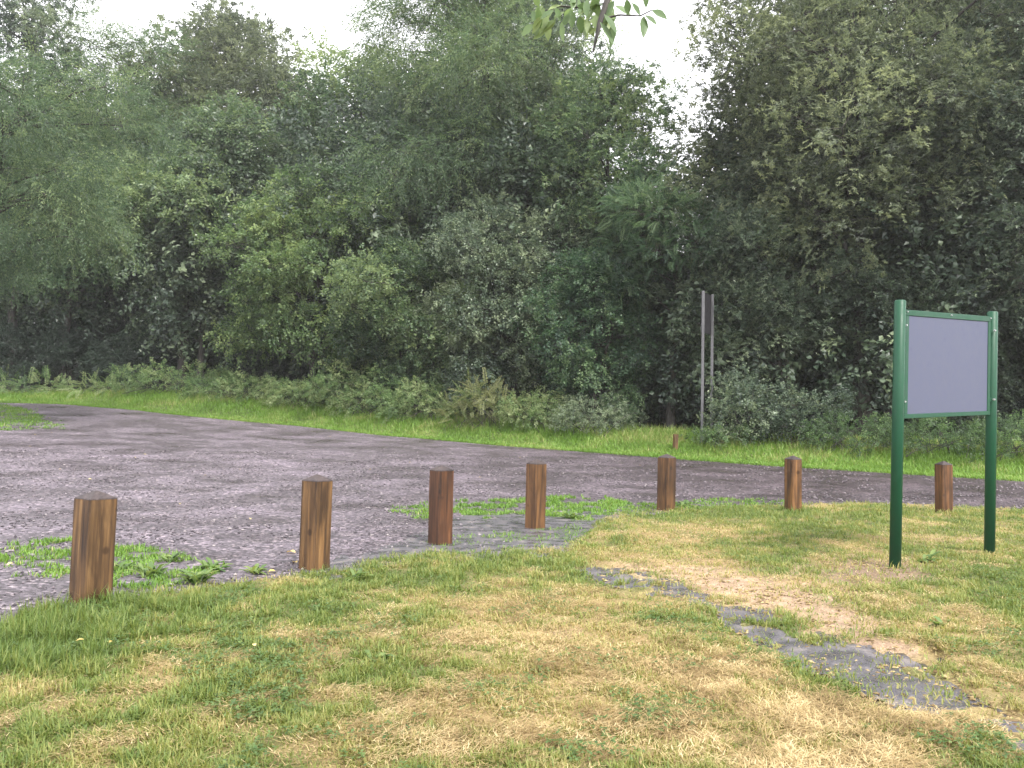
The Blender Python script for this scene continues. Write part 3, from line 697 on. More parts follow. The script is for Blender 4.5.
def place_sprays(kind, pos, dirs, scale, r, ptint, upj=.45):
    Vs, Ts = [], []
    d = dirs / (np.linalg.norm(dirs, axis=1, keepdims=True) + 1e-9)
    up = np.tile(np.array([[0, 0, 1.0]]), (len(d), 1)) + r.normal(0, upj, d.shape)
    y_ = np.cross(up, d); y_ /= np.linalg.norm(y_, axis=1, keepdims=True) + 1e-9
    z_ = np.cross(d, y_)
    Rm = np.stack([d, y_, z_], -1)
    pick = r.integers(0, 6, len(pos)); sc_ = scale * r.uniform(.75, 1.25, len(pos))
    for i in range(6):
        s = pick == i
        if not s.any(): continue
        tm = SPR[kind][i]
        v = np.einsum('nij,lvj->nlvi', Rm[s], tm) * sc_[s][:, None, None, None] + pos[s][:, None, None, :]
        Vs.append(v.reshape(-1, 3)); Ts.append((ptint[s][:, None] + r.normal(0, .13, (s.sum(), len(tm)))).ravel())
    return np.concatenate(Vs), np.clip(np.concatenate(Ts), 0, 1)

def tube(pts, rad, seg=6):
    pts = np.asarray(pts, float); n = len(pts)
    tg = np.gradient(pts, axis=0); tg /= np.linalg.norm(tg, axis=1, keepdims=True) + 1e-9
    ref = np.array([1.0, .13, .2]); s = np.cross(tg, ref); s /= np.linalg.norm(s, axis=1, keepdims=True) + 1e-9; u = np.cross(tg, s)
    a = np.arange(seg) * 2 * math.pi / seg
    V = pts[:, None] + (s[:, None] * np.cos(a)[None, :, None] + u[:, None] * np.sin(a)[None, :, None]) * np.asarray(rad)[:, None, None]
    i = np.arange(n - 1)[:, None] * seg + np.arange(seg)[None]; j = np.arange(n - 1)[:, None] * seg + (np.arange(seg)[None] + 1) % seg
    q = np.stack([i, j, j + seg, i + seg], -1).reshape(-1, 4)
    return V.reshape(-1, 3), q
class Tubes:
    def __init__(s): s.V = []; s.Q = []; s.n = 0
    def add(s, pts, rad, seg=6):
        v, q = tube(pts, rad, seg); s.V.append(v); s.Q.append(q + s.n); s.n += len(v)
    def mesh(s, name, mat): return np_mesh(name, np.concatenate(s.V), np.concatenate(s.Q), mat=mat, smooth=True)

def limb(a, b, r, sag=0., n=6, wob=.06):
    t = np.linspace(0, 1, n)[:, None]
    ln = np.linalg.norm(b - a)
    p = a + (b - a) * t + np.array([0, 0, 1]) * (np.sin(t * math.pi) * sag * ln)
    p[1:-1] += r.normal(0, wob * ln / n * 1.6, (n - 2, 3)); return p

def lobed(C, rad, nl, lr, r, low=-.75):
    i = np.arange(nl) + .5
    ph = np.arccos(1 - 2 * i / nl); th = math.pi * (1 + 5 ** .5) * i + r.uniform(0, 6)
    u = np.stack([np.cos(th) * np.sin(ph), np.sin(th) * np.sin(ph), np.cos(ph)], -1) + r.normal(0, .16, (nl, 3))
    u = u[u[:, 2] > low]
    k = r.uniform(.5, .88, len(u))[:, None]
    c = C + u * rad * k
    return c, lr * r.uniform(.7, 1.3, len(u))

def foliage(C, rad, nl, lrf, nsp, kind, ls, r, tint=.5, droop=.1, inner=.22, low=-.75, zmin=None):
    mr = float(np.mean(rad))
    lc, lr = lobed(C, rad, nl, lrf * mr, r, low)
    wgt = lr ** 2; wgt /= wgt.sum()
    idx = r.choice(len(lc), nsp, p=wgt)
    u = r.normal(0, 1, (nsp, 3)); u[:, 2] = u[:, 2] * .9 + .25; u /= np.linalg.norm(u, axis=1, keepdims=True)
    rr = np.where(r.uniform(0, 1, nsp) < inner, r.uniform(.1, .6, nsp), r.uniform(.65, 1.05, nsp))
    squash = np.array([1, 1, .78])
    pos = lc[idx] + u * (lr[idx] * rr)[:, None] * squash
    out = pos - C; out /= np.linalg.norm(out, axis=1, keepdims=True) + 1e-9
    dirs = u * .7 + out * .4 + r.normal(0, .55, (nsp, 3)); dirs[:, 2] -= droop
    lt = r.normal(0, .15, len(lc))
    pt = tint + lt[idx] + r.normal(0, .2, nsp)
    if zmin is not None:
        k = pos[:, 2] > zmin; pos, dirs, pt = pos[k], dirs[k], pt[k]
    V, T = place_sprays(kind, pos, dirs, ls, r, pt)
    return V, T, lc, lr, pos

def build_tree(name, base, C, rad, nl, lrf, nsp, kind, ls, mat, label, cat='tree', group=None, tint=.5, droop=.1, inner=.22, low=-.75, trunk_r=.2, seed=0, zmin=None, multi=1, lean=(0, 0)):
    r = np.random.default_rng(seed)
    base = np.array(base, float); C = np.array(C, float) - base; rad = np.array(rad, float)
    V, T, lc, lr, pos = foliage(C, rad, nl, lrf, nsp, kind, ls, r, tint, droop, inner, low, zmin)
    e = empty(name, tuple(base)); props(e, label, cat, group)
    q = np.arange(len(V)).reshape(-1, 4)
    link_mesh('crown', np_mesh('crown', V, q, mat=mat, fattr=T), e)
    tb = Tubes(); stems = []
    for m in range(multi):
        off = np.array([r.normal(0, .25 * (multi > 1)), r.normal(0, .25 * (multi > 1)), 0])
        top = C + np.array([r.normal(0, .3) * rad[0] * (.3 + .7 * (multi > 1)), r.normal(0, .2) * rad[1], rad[2] * .55])
        n = 10; t = np.linspace(0, 1, n)
        p = off * (1 - t[:, None]) + top * t[:, None] + np.array([[0, 0, -.25]]) * (1 - t[:, None])
        p[:, 0] += np.sin(t * 3 + r.uniform(0, 6)) * .25 * t * (1 - t) * 2; p[1:, :2] += r.normal(0, .08, (n - 1, 2))
        rt = trunk_r * (.75 if multi > 1 else 1); rd = rt * (1 - .82 * t); rd[0] *= 1.4
        tb.add(p, rd, 10); stems.append((p, rd))
    for i in range(len(lc)):
        p, rd = stems[r.integers(0, len(stems))]
        # leave the trunk below the lobe
        hz = np.clip(lc[i, 2] - .35 * np.linalg.norm((lc[i] - C)[:2]), p[2, 2], p[-1, 2])
        j = int(np.argmin(np.abs(p[:, 2] - hz)))
        a = p[j]; L_ = limb(a, lc[i], r, .08, 7)
        tb.add(L_, np.linspace(rd[j] * .5 + .012, .018, 7), 6)
        near = np.where(np.linalg.norm(pos - lc[i], axis=1) < lr[i] * 1.1)[0]
        for s in near[:8]:
            tb.add(limb(L_[r.integers(4, 7)], pos[s], r, .03, 4), np.linspace(.014, .005, 4), 4)
    link_mesh('trunk', tb.mesh('trunk', M['bark']), e)
    return e

def hor(px): return 419 + .0175 * (px - 512)
def zpix(px, py, d): return CAMH + (hor(px) - py) / FPX * d

# tree: (name, base_px, offset behind the road edge or None, absolute d, crown px, top py, bottom py, half width px, depth radius m, lobes, lobe frac, sprays, kind, leaf scale, material, label, opts)
TREES = [
 # left side
 ('willow_tree', -95, 27.5, -5, 15, 345, 118, 3.4, 44, .28, 3000, 'fine', 1.2, 'leaf_mid', 'pale feathery tree hanging over the left side of the photo, with fine drooping leaves', dict(tint=.5, droop=.45, trunk_r=.25)),
 ('alder_tree', 10, 47, 20, -70, 210, 52, 3.0, 22, .33, 1300, 'oak', 1.6, 'leaf_dark', 'tall dark tree with bare twigs at the top, in the upper left corner', dict(tint=.5, inner=.15, trunk_r=.28)),
 ('ash_tree', 118, 50, 118, 10, 300, 80, 4, 36, .33, 3000, 'fine', 1.9, 'leaf_mid', 'hazy pale green tree behind the feathery left tree, left of the big domed tree', dict(tint=.6, trunk_r=.28)),
 ('oak_tree', 225, 55, 222, -14, 300, 112, 5.5, 52, .30, 3900, 'oak', 2.3, 'leaf_olive', 'big domed olive green tree at the back with the highest rounded top, left of centre', dict(tint=.45, trunk_r=.4)),
 ('maple_tree', 350, 52, 352, 34, 300, 86, 4.5, 36, .32, 2200, 'broad', 1.9, 'leaf_mid', 'rounded mid green tree at the back between the domed tree and the tall central tree', dict(tint=.55, trunk_r=.3)),
 ('sycamore_tree', 178, 42.5, 182, 125, 312, 98, 4.4, 34, .34, 2100, 'broad', 1.5, 'leaf_mid', 'broad leafy tree with yellowish tips overhanging the dark hollow at the bend of the road', dict(tint=.6, trunk_r=.25, low=-.6)),
 ('alder_tree', 60, 45, 70, 180, 318, 84, 4.0, 30, .34, 1500, 'oak', 1.4, 'leaf_blue', 'dark green tree low beside the feathery tree, above the far left end of the road', dict(tint=.4, trunk_r=.22)),
 ('hazel_tree', 315, 38, 318, 158, 402, 92, 2.9, 46, .30, 2700, 'broad', 1.25, 'leaf_light', 'bright green hazel with layered boughs down to the brambles, left of the central ash', dict(tint=.45, trunk_r=.14, multi=4, low=-.95)),
 ('hazel_tree', 415, 35.5, 412, 235, 405, 70, 2.4, 34, .32, 1900, 'broad', 1.15, 'leaf_mid', 'low dark green hazel bush right of the bright hazel, with leaves down to the verge', dict(tint=.5, trunk_r=.12, multi=4, low=-.95)),
 # centre
 ('ash_tree', 462, 38.5, 466, -120, 330, 100, 3.6, 52, .28, 4600, 'fine', 1.6, 'leaf_mid', 'tall slender ash in the centre that runs out of the top of the photo', dict(tint=.6, droop=.3, trunk_r=.26, inner=.15)),
 ('birch_tree', 548, 37.5, 545, -30, 270, 62, 2.7, 30, .30, 1300, 'oak', 1.3, 'leaf_dark', 'thin airy tree with sky showing between its leaves, right of the tall central ash', dict(tint=.6, inner=.1, trunk_r=.16)),
 ('elm_tree', 610, 35, 606, 48, 300, 64, 2.8, 36, .31, 2200, 'oak', 1.3, 'leaf_mid', 'dark tree with a loose rounded top left of the gap of white sky', dict(tint=.5, inner=.12, trunk_r=.2)),
 ('sycamore_tree', 505, 46, 500, -70, 300, 88, 4, 34, .32, 1900, 'broad', 1.9, 'leaf_mid', 'paler tall tree behind the central ash, filling the top of the photo between its branches', dict(tint=.6, trunk_r=.26)),
 ('holly_tree', 500, 34, 505, 190, 415, 78, 2.3, 40, .30, 2600, 'broad', 1.0, 'leaf_dark', 'dense dark green tree with leaves to the ground in the middle of the wood', dict(tint=.55, trunk_r=.16, multi=2, low=-.95)),
 ('holly_tree', 585, 32, 590, 235, 432, 62, 2.0, 34, .32, 2000, 'broad', .95, 'leaf_blue', 'dark bushy tree just right of the middle, above the end of the brambles', dict(tint=.4, trunk_r=.14, multi=3, low=-.95)),
 ('walnut_tree', 672, 31.5, 660, 166, 352, 82, 2.6, 34, .32, 2700, 'pinnate', .74, 'leaf_blue', 'tree with long feather-shaped leaves below the gap of white sky', dict(tint=.5, droop=.25, trunk_r=.18, inner=.15)),
 # right
 ('oak_tree', 868, 29.5, 862, -170, 345, 188, 5.4, 84, .25, 9200, 'oak', 1.12, 'leaf_olive', 'huge spreading dark tree filling the upper right corner above the notice board', dict(tint=.47, trunk_r=.34, low=-.9)),
 ('lime_tree', 945, 40, 940, -90, 300, 165, 4.5, 44, .3, 3600, 'broad', 1.6, 'leaf_mid', 'paler tree showing through the top of the huge dark tree in the upper right', dict(tint=.5, trunk_r=.3)),
 ('oak_tree', 1075, 27.5, 1065, -120, 360, 135, 4.4, 48, .28, 3000, 'oak', 1.05, 'leaf_dark', 'dark tree at the right edge of the photo behind the right green post', dict(tint=.45, trunk_r=.28, low=-.9)),
 ('holly_tree', 778, 29.5, 765, 160, 400, 80, 2.3, 40, .30, 2500, 'oak', 1.0, 'leaf_dark', 'shadowy tree behind the bollards right of the grey sign poles', dict(tint=.5, trunk_r=.16, multi=2, low=-.95)),
 ('holly_tree', 930, 29, 925, 250, 440, 85, 1.9, 40, .30, 2200, 'broad', .85, 'leaf_dark', 'low very dark tree directly behind the notice board', dict(tint=.25, trunk_r=.14, multi=2, low=-.95)),
]
for i, (name, bpx, d, cpx, top, bot, hwp, dr, nl, lrf, nsp, kind, ls, mat, lab, o) in enumerate(TREES):
    base = at_px_d(bpx, d)
    zt, zb = zpix(cpx, top, d), zpix(cpx, bot, d)
    C = (pxk(cpx) * d, d, (zt + zb) / 2); rad = (hwp / FPX * d, dr, (zt - zb) / 2)
    if kind == 'broad': nsp = int(nsp * 1.75)
    build_tree(name, base, C, rad, nl, lrf, nsp, kind, ls, M[mat], lab, group='trees at the edge of the wood', seed=200 + i, zmin=.15, **o)

# the wood behind them: one mass of foliage nobody could count
r = np.random.default_rng(77)
Vs, Ts, tb = [], [], Tubes(); 
for i in range(46):
    px = -140 + 1330 * (i % 23) / 22 + r.normal(0, 14); row = i // 23
    d = max(edge_d(px) + 9 + 9 * row + r.uniform(-1.5, 2), 30)
    top = np.interp(px, [-150, 0, 100, 300, 420, 560, 610, 650, 720, 760, 900, 1200], [60, 60, 100, 120, 40, 110, 190, 255, 240, 70, 0, 0]) + r.uniform(0, 40)
    zt = zpix(px, top, d); zb = float(gz(0 * d + pxk(px) * d, d)) + .3
    C = np.array([pxk(px) * d, d, (zt + zb) / 2]); rad = np.array([38 / FPX * d * 1.25, 2.4, (zt - zb) / 2])
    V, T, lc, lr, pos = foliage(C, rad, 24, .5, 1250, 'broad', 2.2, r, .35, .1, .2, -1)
    Vs.append(V); Ts.append(T)
    tb.add(limb(np.array([C[0], d, zb - .5]), np.array([C[0] + r.normal(0, .5), d, C[2] + rad[2] * .6]), r, 0, 7, .03), np.linspace(.2, .05, 7), 8)
for i in range(60):
    px = -260 + 1480 * (i % 30) / 29 + r.normal(0, 10); row = i // 30
    d = edge_d(px) + 10.5 + 4 * row + r.uniform(-.8, .8); x0 = pxk(px) * d
    C = np.array([x0, d, float(gz(x0, d)) + 1.6]); rad = np.array([34 / FPX * d * 1.2, 1.6, 2.1])
    V, T, lc, lr, pos = foliage(C, rad, 14, .5, 900, 'broad', 1.5, r, -.05, .1, .3, -1)  # leaf tint lowered to paint the deep shade at the wood's base
    Vs.append(V); Ts.append(T)
V = np.concatenate(Vs)
wood = empty('woodland', (0, 45, 0)); props(wood, 'dense mass of dark trees filling the wood behind the front trees', 'woodland', kind='stuff')
o = link_mesh('foliage', np_mesh('foliage', V - np.array([0, 45, 0]), np.arange(len(V)).reshape(-1, 4), mat=M['leaf_dark'], fattr=np.concatenate(Ts)), wood); o['kind'] = 'stuff'
tb.V = [v - np.array([0, 45, 0]) for v in tb.V]
o = link_mesh('trunks', tb.mesh('trunks', M['bark']), wood); o['kind'] = 'stuff'

# undergrowth: bramble mounds, bracken and ivy bushes along the verge
SHRUBS = [ # name, px, offset, top py, half width px, kind, scale, mat, n, label, tint
 ('bramble_bush', 175, 3.2, 365, 46, 'broad', 0.62, 'bramble', 798, 'low green bramble mound at the bend of the road under the dark hollow', .45),
 ('bramble_bush', 245, 2.9, 377, 40, 'broad', 0.62, 'bramble', 722, 'low bramble mound between the bend mound and the bright hazel', .4),
 ('bramble_bush', 312, 2.6, 381, 42, 'broad', 0.59, 'bramble', 798, 'low leafy bramble mound at the foot of the bright hazel', .45),
 ('bramble_bush', 372, 2.4, 369, 42, 'broad', 0.59, 'bramble', 874, 'tallest bramble mound on the verge, below the low hazel bush', .4),
 ('bramble_bush', 430, 2.2, 381, 40, 'broad', 0.56, 'bramble', 798, 'grey green bramble mound left of the pale bracken', .5),
 ('bracken_clump', 488, 1.9, 380, 36, 'pinnate', .75, 'bracken', 240, 'pale upright bracken clump standing above the brambles in front of the wood', .6),
 ('bramble_bush', 536, 2.0, 389, 34, 'broad', 0.53, 'bramble', 684, 'bramble mound right of the pale bracken', .55),
 ('bramble_bush', 592, 2.0, 401, 32, 'broad', 0.53, 'leaf_dark', 608, 'dark bramble mound left of the wooden stub post', .4),
 ('fern_clump', 105, 3.2, 386, 36, 'pinnate', .9, 'bramble', 130, 'pale fern clump at the mouth of the dark hollow', .5),
 ('fern_clump', 30, 3.0, 382, 46, 'pinnate', .9, 'bramble', 170, 'green fern clump at the far left end of the road', .35),
 ('laurel_bush', -12, 4.6, 318, 42, 'broad', 1.0, 'leaf_dark', 800, 'dark bush in the shade at the left edge of the photo behind the fern clump', -.25),  # laurel bushes: leaf colour darkened to stand in for the hollow's shade
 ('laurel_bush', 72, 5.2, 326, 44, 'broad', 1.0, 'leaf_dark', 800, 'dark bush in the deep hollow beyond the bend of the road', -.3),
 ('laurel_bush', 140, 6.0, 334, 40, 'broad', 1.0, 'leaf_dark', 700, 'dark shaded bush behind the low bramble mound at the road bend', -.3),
 ('ivy_bush', 745, 2.0, 372, 32, 'broad', .75, 'leaf_dark', 420, 'glossy ivy bush climbing just right of the grey sign poles', .55),
 ('ivy_bush', 800, 2.2, 390, 38, 'broad', .75, 'leaf_dark', 420, 'ivy bush behind the lone bollard left of the notice board', .4),
 ('bramble_bush', 850, 1.6, 415, 36, 'broad', 0.46, 'bramble', 608, 'low bramble mound left of the notice board across the road', .3),
 ('bramble_bush', 925, 1.6, 421, 40, 'broad', 0.46, 'bramble', 608, 'low bramble mound seen under the notice board panel', .3),
 ('bramble_bush', 1015, 1.6, 418, 46, 'broad', 0.46, 'bramble', 608, 'low bramble mound at the right edge of the photo behind the right green post', .3),
 ('bramble_bush', 725, 1.5, 427, 26, 'broad', 0.43, 'bramble', 380, 'small bramble mound at the foot of the grey sign poles', .45),
]
for i, (name, px, off, top, hwp, kind, ls, mat, nsp, lab, tint) in enumerate(SHRUBS):
    d = edge_d(px) + off + 1.1; r = np.random.default_rng(500 + i)
    base = at_px_d(px, d); zt = zpix(px, top, d) - base[2]
    C = np.array([0, 0, zt * .42]); rad = np.array([hwp / FPX * d * (1.5 if 'bramble' in name else 1.15), 1.1, zt * .55])
    if kind == 'bramble': nsp = int(nsp * 2.0); ls *= .7
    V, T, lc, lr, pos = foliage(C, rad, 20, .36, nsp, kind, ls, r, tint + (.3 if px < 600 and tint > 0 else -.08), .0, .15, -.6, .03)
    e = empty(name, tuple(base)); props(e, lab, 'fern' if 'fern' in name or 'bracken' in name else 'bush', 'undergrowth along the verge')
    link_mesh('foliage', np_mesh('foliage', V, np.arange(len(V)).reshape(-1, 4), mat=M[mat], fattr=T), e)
    tb = Tubes()
    for s in range(26):
        tb.add(limb(np.array([r.normal(0, .3) * rad[0], r.normal(0, .25), -.05]), pos[r.integers(0, len(pos))], r, .1, 5), np.linspace(.012, .004, 5), 4)
    link_mesh('stems', tb.mesh('stems', M['bark']), e)

# ------------------------------------------------------------------ weeds and fallen leaves
def weed_mesh(r, n, ln, wd, up):
    Vs, Q, T = [], [], []; c = 0
    for i in range(n):
        a = r.uniform(0, 6.28); l = ln * r.uniform(.6, 1.2); w_ = wd * r.uniform(.7, 1.2); e0 = r.uniform(*up)
        d = np.array([math.cos(a), math.sin(a), 0]); s = np.array([-d[1], d[0], 0])
        b = np.array([r.normal(0, .03), r.normal(0, .03), 0]); P = []
        for t, ww in ((0, .25), (.3, .8), (.62, 1), (.88, .6), (1, .05)):
            ee = e0 - t * 1.0
            b2 = b + d * l * t * math.cos(e0 * .6) + np.array([0, 0, 1]) * l * (math.sin(e0) * t - .42 * t * t)
            zoff = .22 * w_ * ww
            P += [b2 - s * w_ * ww * .5 + np.array([0, 0, zoff]), b2, b2 + s * w_ * ww * .5 + np.array([0, 0, zoff])]
        Vs += P; tt = np.clip(r.normal(.5, .22), 0, 1)
        for k in range(4):
            for m in range(2):
                o = c + k * 3 + m; Q.append([o, o + 1, o + 4, o + 3]); T.append(tt)
        c += 15
    return np_mesh('leaves', np.array(Vs), np.array(Q), mat=M['weed'], fattr=np.array(T), smooth=True)
WEEDS = [(122, 571, 18, .13, .035, 'weed clump sprouting beside the nearest bollard on its right'),
 (150, 577, 26, .15, .04, 'leafy weed clump in the gravel a little right of the nearest bollard'),
 (172, 562, 20, .13, .035, 'weed clump at the back of the green patch between the first two bollards'),
 (196, 584, 36, .17, .045, 'biggest leafy dock clump in the green patch between the first two bollards'),
 (214, 571, 20, .14, .04, 'weed clump at the right end of the green patch between the first two bollards'),
 (255, 574, 20, .12, .035, 'small separate weed tuft on bare gravel left of the second bollard'),
 (356, 582, 20, .12, .03, 'pale leafy weed at the lawn edge right of the second bollard'),
 (378, 668, 14, .07, .032, 'grey green thistle rosette alone in the middle of the near lawn'),
 (570, 519, 20, .15, .045, 'weed clump at the edge of the grass patch right of the orange brown bollard'),
 (685, 507, 22, .16, .045, 'weed clump just right of the bollard below the grey poles'),
 (925, 566, 16, .14, .04, 'yellow green weed right of the left green post'),
 (935, 630, 12, .08, .04, 'small yellow green weed on the lawn below the notice board')]
for i, (px, py, n, ln, wd, lab) in enumerate(WEEDS):
    r = np.random.default_rng(700 + i); p = unproj(px, py)
    inl = p[1] < near_d(p[0] / p[1])
    z = float(lawn_h(p[0], p[1])) if inl else float(gz(p[0], p[1])) + .006
    o = link_mesh('weed_clump', weed_mesh(r, n, ln * 1.15, wd, (.35, 1.35)), None, (p[0], p[1], z)); props(o, lab, 'weed', 'broad leaved weeds')
def dead_leaf_mesh(r, s):
    a = np.linspace(0, 1, 6); V, Q = [], []
    for t in a:
        w_ = s * .33 * math.sin(math.pi * min(.97, t * .94 + .03)) ** .8
        z = s * (.12 * math.sin(t * 3) + r.uniform(0, .03)); V += [(-s / 2 + s * t, -w_, z + w_ * .4), (-s / 2 + s * t, 0, z), (-s / 2 + s * t, w_, z + w_ * .3)]
    for k in range(5):
        for m in range(2): Q.append([k * 3 + m, k * 3 + m + 1, k * 3 + m + 4, k * 3 + m + 3])
    return np_mesh('fallen_leaf', np.array(V), np.array(Q), mat=M['litter'], fattr=np.full(10, r.uniform(.3, 1)), smooth=True)
LEAVES = [(291, 554, .10, 'yellow fallen leaf on the gravel just left of the second bollard'), (295, 564, .07, 'small white fallen leaf against the foot of the second bollard'),
 (272, 573, .06, 'fallen leaf between the small weed tuft and the second bollard'), (80, 653, .045, 'orange dry leaf in the long grass below the nearest bollard'),
 (110, 654, .03, 'cream leaf lying on the dry patch below the nearest bollard'), (254, 658, .035, 'single pale leaf on the lawn between the first and second bollards')]
for i, (px, py, s, lab) in enumerate(LEAVES):
    r = np.random.default_rng(800 + i); p = unproj(px, py); inl = p[1] < near_d(p[0] / p[1])
    z = float(lawn_h(p[0], p[1])) + .035 if inl else float(gz(p[0], p[1])) + .012
    o = link_mesh('fallen_leaf', dead_leaf_mesh(r, s), None, (p[0], p[1], z)); o.rotation_euler = (r.uniform(-.2, .2), r.uniform(-.2, .2), r.uniform(0, 6)); props(o, lab, 'leaf', 'fallen leaves')
r = np.random.default_rng(900)
small = dead_leaf_mesh(r, .055)
spots = [(545, 474), (60, 470), (135, 458), (30, 447), (205, 476), (10, 566), (22, 560), (410, 463), (520, 458), (330, 437), (145, 455), (640, 466), (240, 470), (35, 435), (52, 433), (480, 478), (180, 505), (250, 520), (90, 480), (370, 470)]
for px, py in spots:
    p = unproj(px, py)
    o = bpy.data.objects.new('fallen_leaf', small); COL.objects.link(o); o.location = (p[0], p[1], float(gz(p[0], p[1])) + .014); o.rotation_euler = (r.uniform(-.3, .3), r.uniform(-.3, .3), r.uniform(0, 6))
    props(o, 'tiny pale fallen leaf lying flat out on the open gravel', 'leaf', 'tiny leaves scattered over the gravel')

# ------------------------------------------------------------------ tree behind the camera with a bough hanging into the top of the view
r = np.random.default_rng(40)
base = np.array([1.6, -3.2, 0.0])
e = empty('overhanging_tree', tuple(base)); props(e, 'leafy bough hanging into the top of the view in front of the sky gap', 'tree')
tb = Tubes(); Vs, Ts = [], []
tr = np.array([[0, 0, -.3], [.05, 0, 1.2], [.0, .1, 2.6], [-.1, .2, 4.2], [-.05, .15, 6.2]]); tb.add(tr, [.3, .24, .2, .16, .08], 12)
def pt(px, py, d): return depth_pt(px, py, d) - base
bough = np.array([tr[2] + [0, 0, .3], [-.3, 1.6, 3.9], [-.7, 4.0, 4.25], pt(622, -60, 4.6), pt(610, -8, 4.4), pt(600, 22, 4.35), pt(593, 52, 4.3)])
tb.add(bough, [.09, .065, .04, .022, .018, .014, .004], 8)
side = np.array([pt(606, 18, 4.36), pt(620, 15, 4.3), pt(640, 16, 4.25), pt(652, 10, 4.2)]); tb.add(side, [.007, .005, .004, .003], 5)
side2 = np.array([pt(607, 3, 4.4), pt(585, 8, 4.5), pt(560, 6, 4.6), pt(536, 14, 4.7)]); tb.add(side2, [.008, .006, .005, .003], 5)
def leaf5(b, d, nrm, ln, wd):
    d = d / np.linalg.norm(d); s = np.cross(nrm, d); s /= np.linalg.norm(s) + 1e-9; u = np.cross(d, s)
    pr = [(0, .06), (.25, .75), (.5, 1), (.78, .65), (1, .04)]; P = []
    for t, k in pr:
        c = b + d * ln * t - np.array([0, 0, 1]) * ln * .18 * t * t
        P += [c - s * wd * k * .5 + u * wd * k * .12, c, c + s * wd * k * .5 + u * wd * k * .12]
    return P
LV, LQ, LT = [], [], []
def add_leaf(b, d, nrm, ln, wd, tint):
    o = len(LV); LV.extend(leaf5(b, d, nrm, ln, wd))
    for k in range(4):
        for m in range(2): LQ.append([o + k * 3 + m, o + k * 3 + m + 1, o + k * 3 + m + 4, o + k * 3 + m + 3]); LT.append(tint)
for (a_, b_, l_) in [((652, 10), (662, 14), .10), ((645, 15), (656, 22), .085), ((644, 16), (643, 36), .115), ((640, 16), (632, 0), .09), ((646, 8), (645, -6), .1), ((628, 15), (627, 0), .09), ((600, 22), (616, 45), .13), ((604, 14), (618, 32), .12)]:
    A_ = pt(*a_, 4.25); d = pt(*b_, 4.22) - A_; add_leaf(A_, d, np.array([.4, -1, .5]) + r.normal(0, .3, 3), l_, l_ * .45, .35)
for i in range(60):
    t = r.uniform(0, 1); j = min(int(t * 3), 2); f = t * 3 - j
    A_ = side2[j] * (1 - f) + side2[j + 1] * f + r.normal(0, .05, 3) + np.array([0, 0, -.03])
    add_leaf(A_, np.array([r.normal(0, .6), r.normal(0, .4), -.6 + r.normal(0, .4)]), np.array([r.normal(0, .5), -1, r.normal(.5, .4)]), r.uniform(.07, .12), r.uniform(.035, .055), r.uniform(.3, .9))
# crown above and behind the camera
for i in range(420):
    s0 = r.uniform(0, 1)
    P0 = np.array([r.normal(0, 1.7), r.normal(.6, 1.7), r.uniform(4.2, 7.2)])
    for m in range(5):
        add_leaf(P0 + r.normal(0, .1, 3), r.normal(0, 1, 3) + np.array([0, 0, -.3]), np.array([r.normal(0, .5), r.normal(0, .5), 1]), r.uniform(.08, .12), r.uniform(.04, .055), r.uniform(.2, .8))
    if i % 9 == 0: tb.add(limb(tr[r.integers(3, 5)], P0, r, .05, 6), np.linspace(.035, .006, 6), 5)
link_mesh('crown', np_mesh('crown', np.array(LV), np.array(LQ), mat=M['leaf_light'], fattr=np.array(LT), smooth=True), e)
link_mesh('trunk', tb.mesh('trunk', M['bark']), e)

# ------------------------------------------------------------------ thin haze added to stand in for sky glare over the crowns
HAZE = 0.0006
if HAZE:
    m, nt, out = newmat('glare_haze')
    pv = nd(nt, 'ShaderNodeVolumePrincipled'); pv.inputs['Color'].default_value = (.95, .95, .97, 1); pv.inputs['Density'].default_value = HAZE; pv.inputs['Anisotropy'].default_value = .35
    L(nt, pv.outputs[0], out.inputs['Volume'])
    hz = link_mesh('haze', box_mesh('haze', (-430, -140, -4), (430, 520, 30), m, 0)); props(hz, kind='stuff')
    m.cycles.homogeneous_volume = True if hasattr(m, 'cycles') and hasattr(m.cycles, 'homogeneous_volume') else None

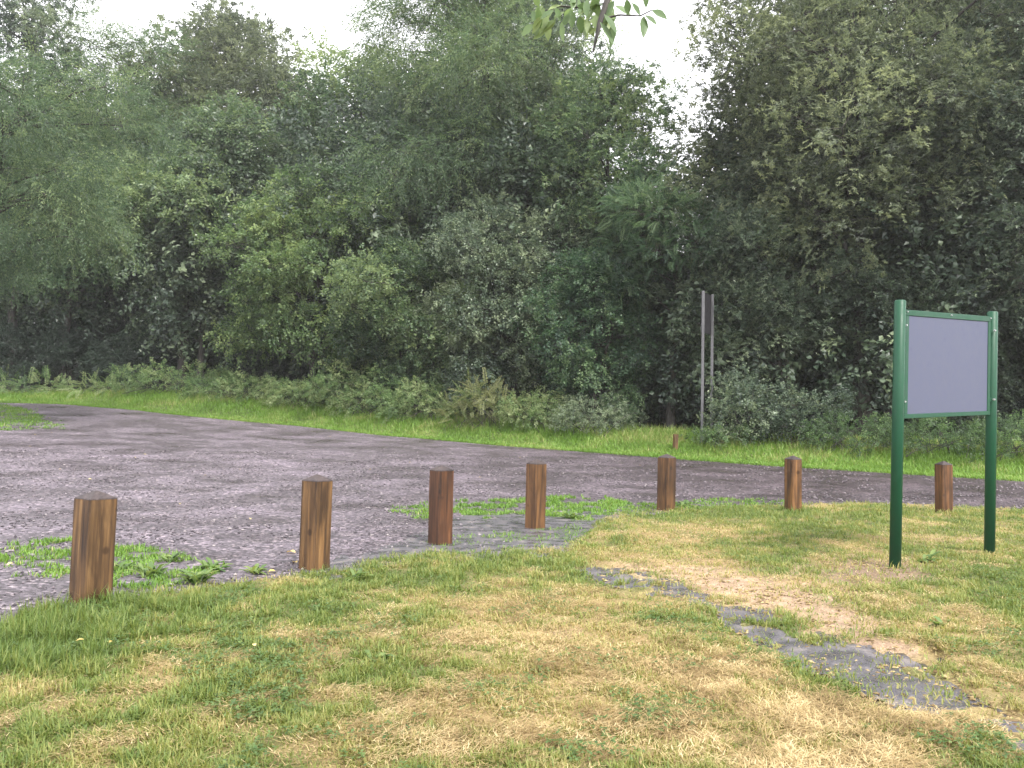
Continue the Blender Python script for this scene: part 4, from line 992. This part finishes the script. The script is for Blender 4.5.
# ------------------------------------------------------------------ sky, sun, camera
SUN_EL, SUN_AZ = 50.0, 150.0      # azimuth from +Y towards +X
wd = bpy.data.worlds.new('World'); sc.world = wd; wd.use_nodes = True
nt = wd.node_tree; nt.nodes.clear()
out = nt.nodes.new('ShaderNodeOutputWorld'); bg = nt.nodes.new('ShaderNodeBackground')
sky = nt.nodes.new('ShaderNodeTexSky'); sky.sky_type = 'NISHITA'; sky.sun_disc = False; sky.sun_elevation = R(SUN_EL); sky.sun_rotation = R(SUN_AZ); sky.air_density = 1.0; sky.dust_density = 3.0
hs = nt.nodes.new('ShaderNodeHueSaturation'); hs.inputs['Saturation'].default_value = .22
L(nt, sky.outputs[0], hs.inputs['Color'])
cl = mixc(nt, .55, hs.outputs[0], (7.5, 7.3, 7.6))      # thick even cloud in front of the blue
L(nt, cl, bg.inputs[0]); bg.inputs[1].default_value = .13; L(nt, bg.outputs[0], out.inputs[0])
sl = bpy.data.lights.new('sun', 'SUN'); sl.energy = 1.5; sl.angle = R(11); sl.color = (1, .96, .9)
so = bpy.data.objects.new('sun', sl); COL.objects.link(so)
dv = Vector((math.cos(R(SUN_EL)) * math.sin(R(SUN_AZ)), math.cos(R(SUN_EL)) * math.cos(R(SUN_AZ)), math.sin(R(SUN_EL))))
so.rotation_euler = dv.to_track_quat('Z', 'Y').to_euler()

cam = bpy.data.cameras.new('camera'); cam.sensor_width = 36; cam.lens = 36 * FPX / 1024; cam.clip_start = .05; cam.clip_end = 1500
co = bpy.data.objects.new('camera', cam); COL.objects.link(co); co.location = tuple(CO); co.rotation_euler = cam_rot.to_euler(); sc.camera = co

sc.view_settings.view_transform = 'Standard'; sc.view_settings.look = 'None'; sc.view_settings.gamma = 1; sc.view_settings.exposure = 1.9; sc.view_settings.use_curve_mapping = False
sc.cycles.use_denoising = True; sc.cycles.denoising_prefilter = 'ACCURATE'
try: sc.cycles.denoiser = 'OPENIMAGEDENOISE'
except Exception: pass
sc.cycles.max_bounces = 8; sc.cycles.diffuse_bounces = 5; sc.cycles.volume_bounces = 1; sc.cycles.transmission_bounces = 4; sc.cycles.transparent_max_bounces = 8
sc.cycles.caustics_reflective = False; sc.cycles.caustics_refractive = False
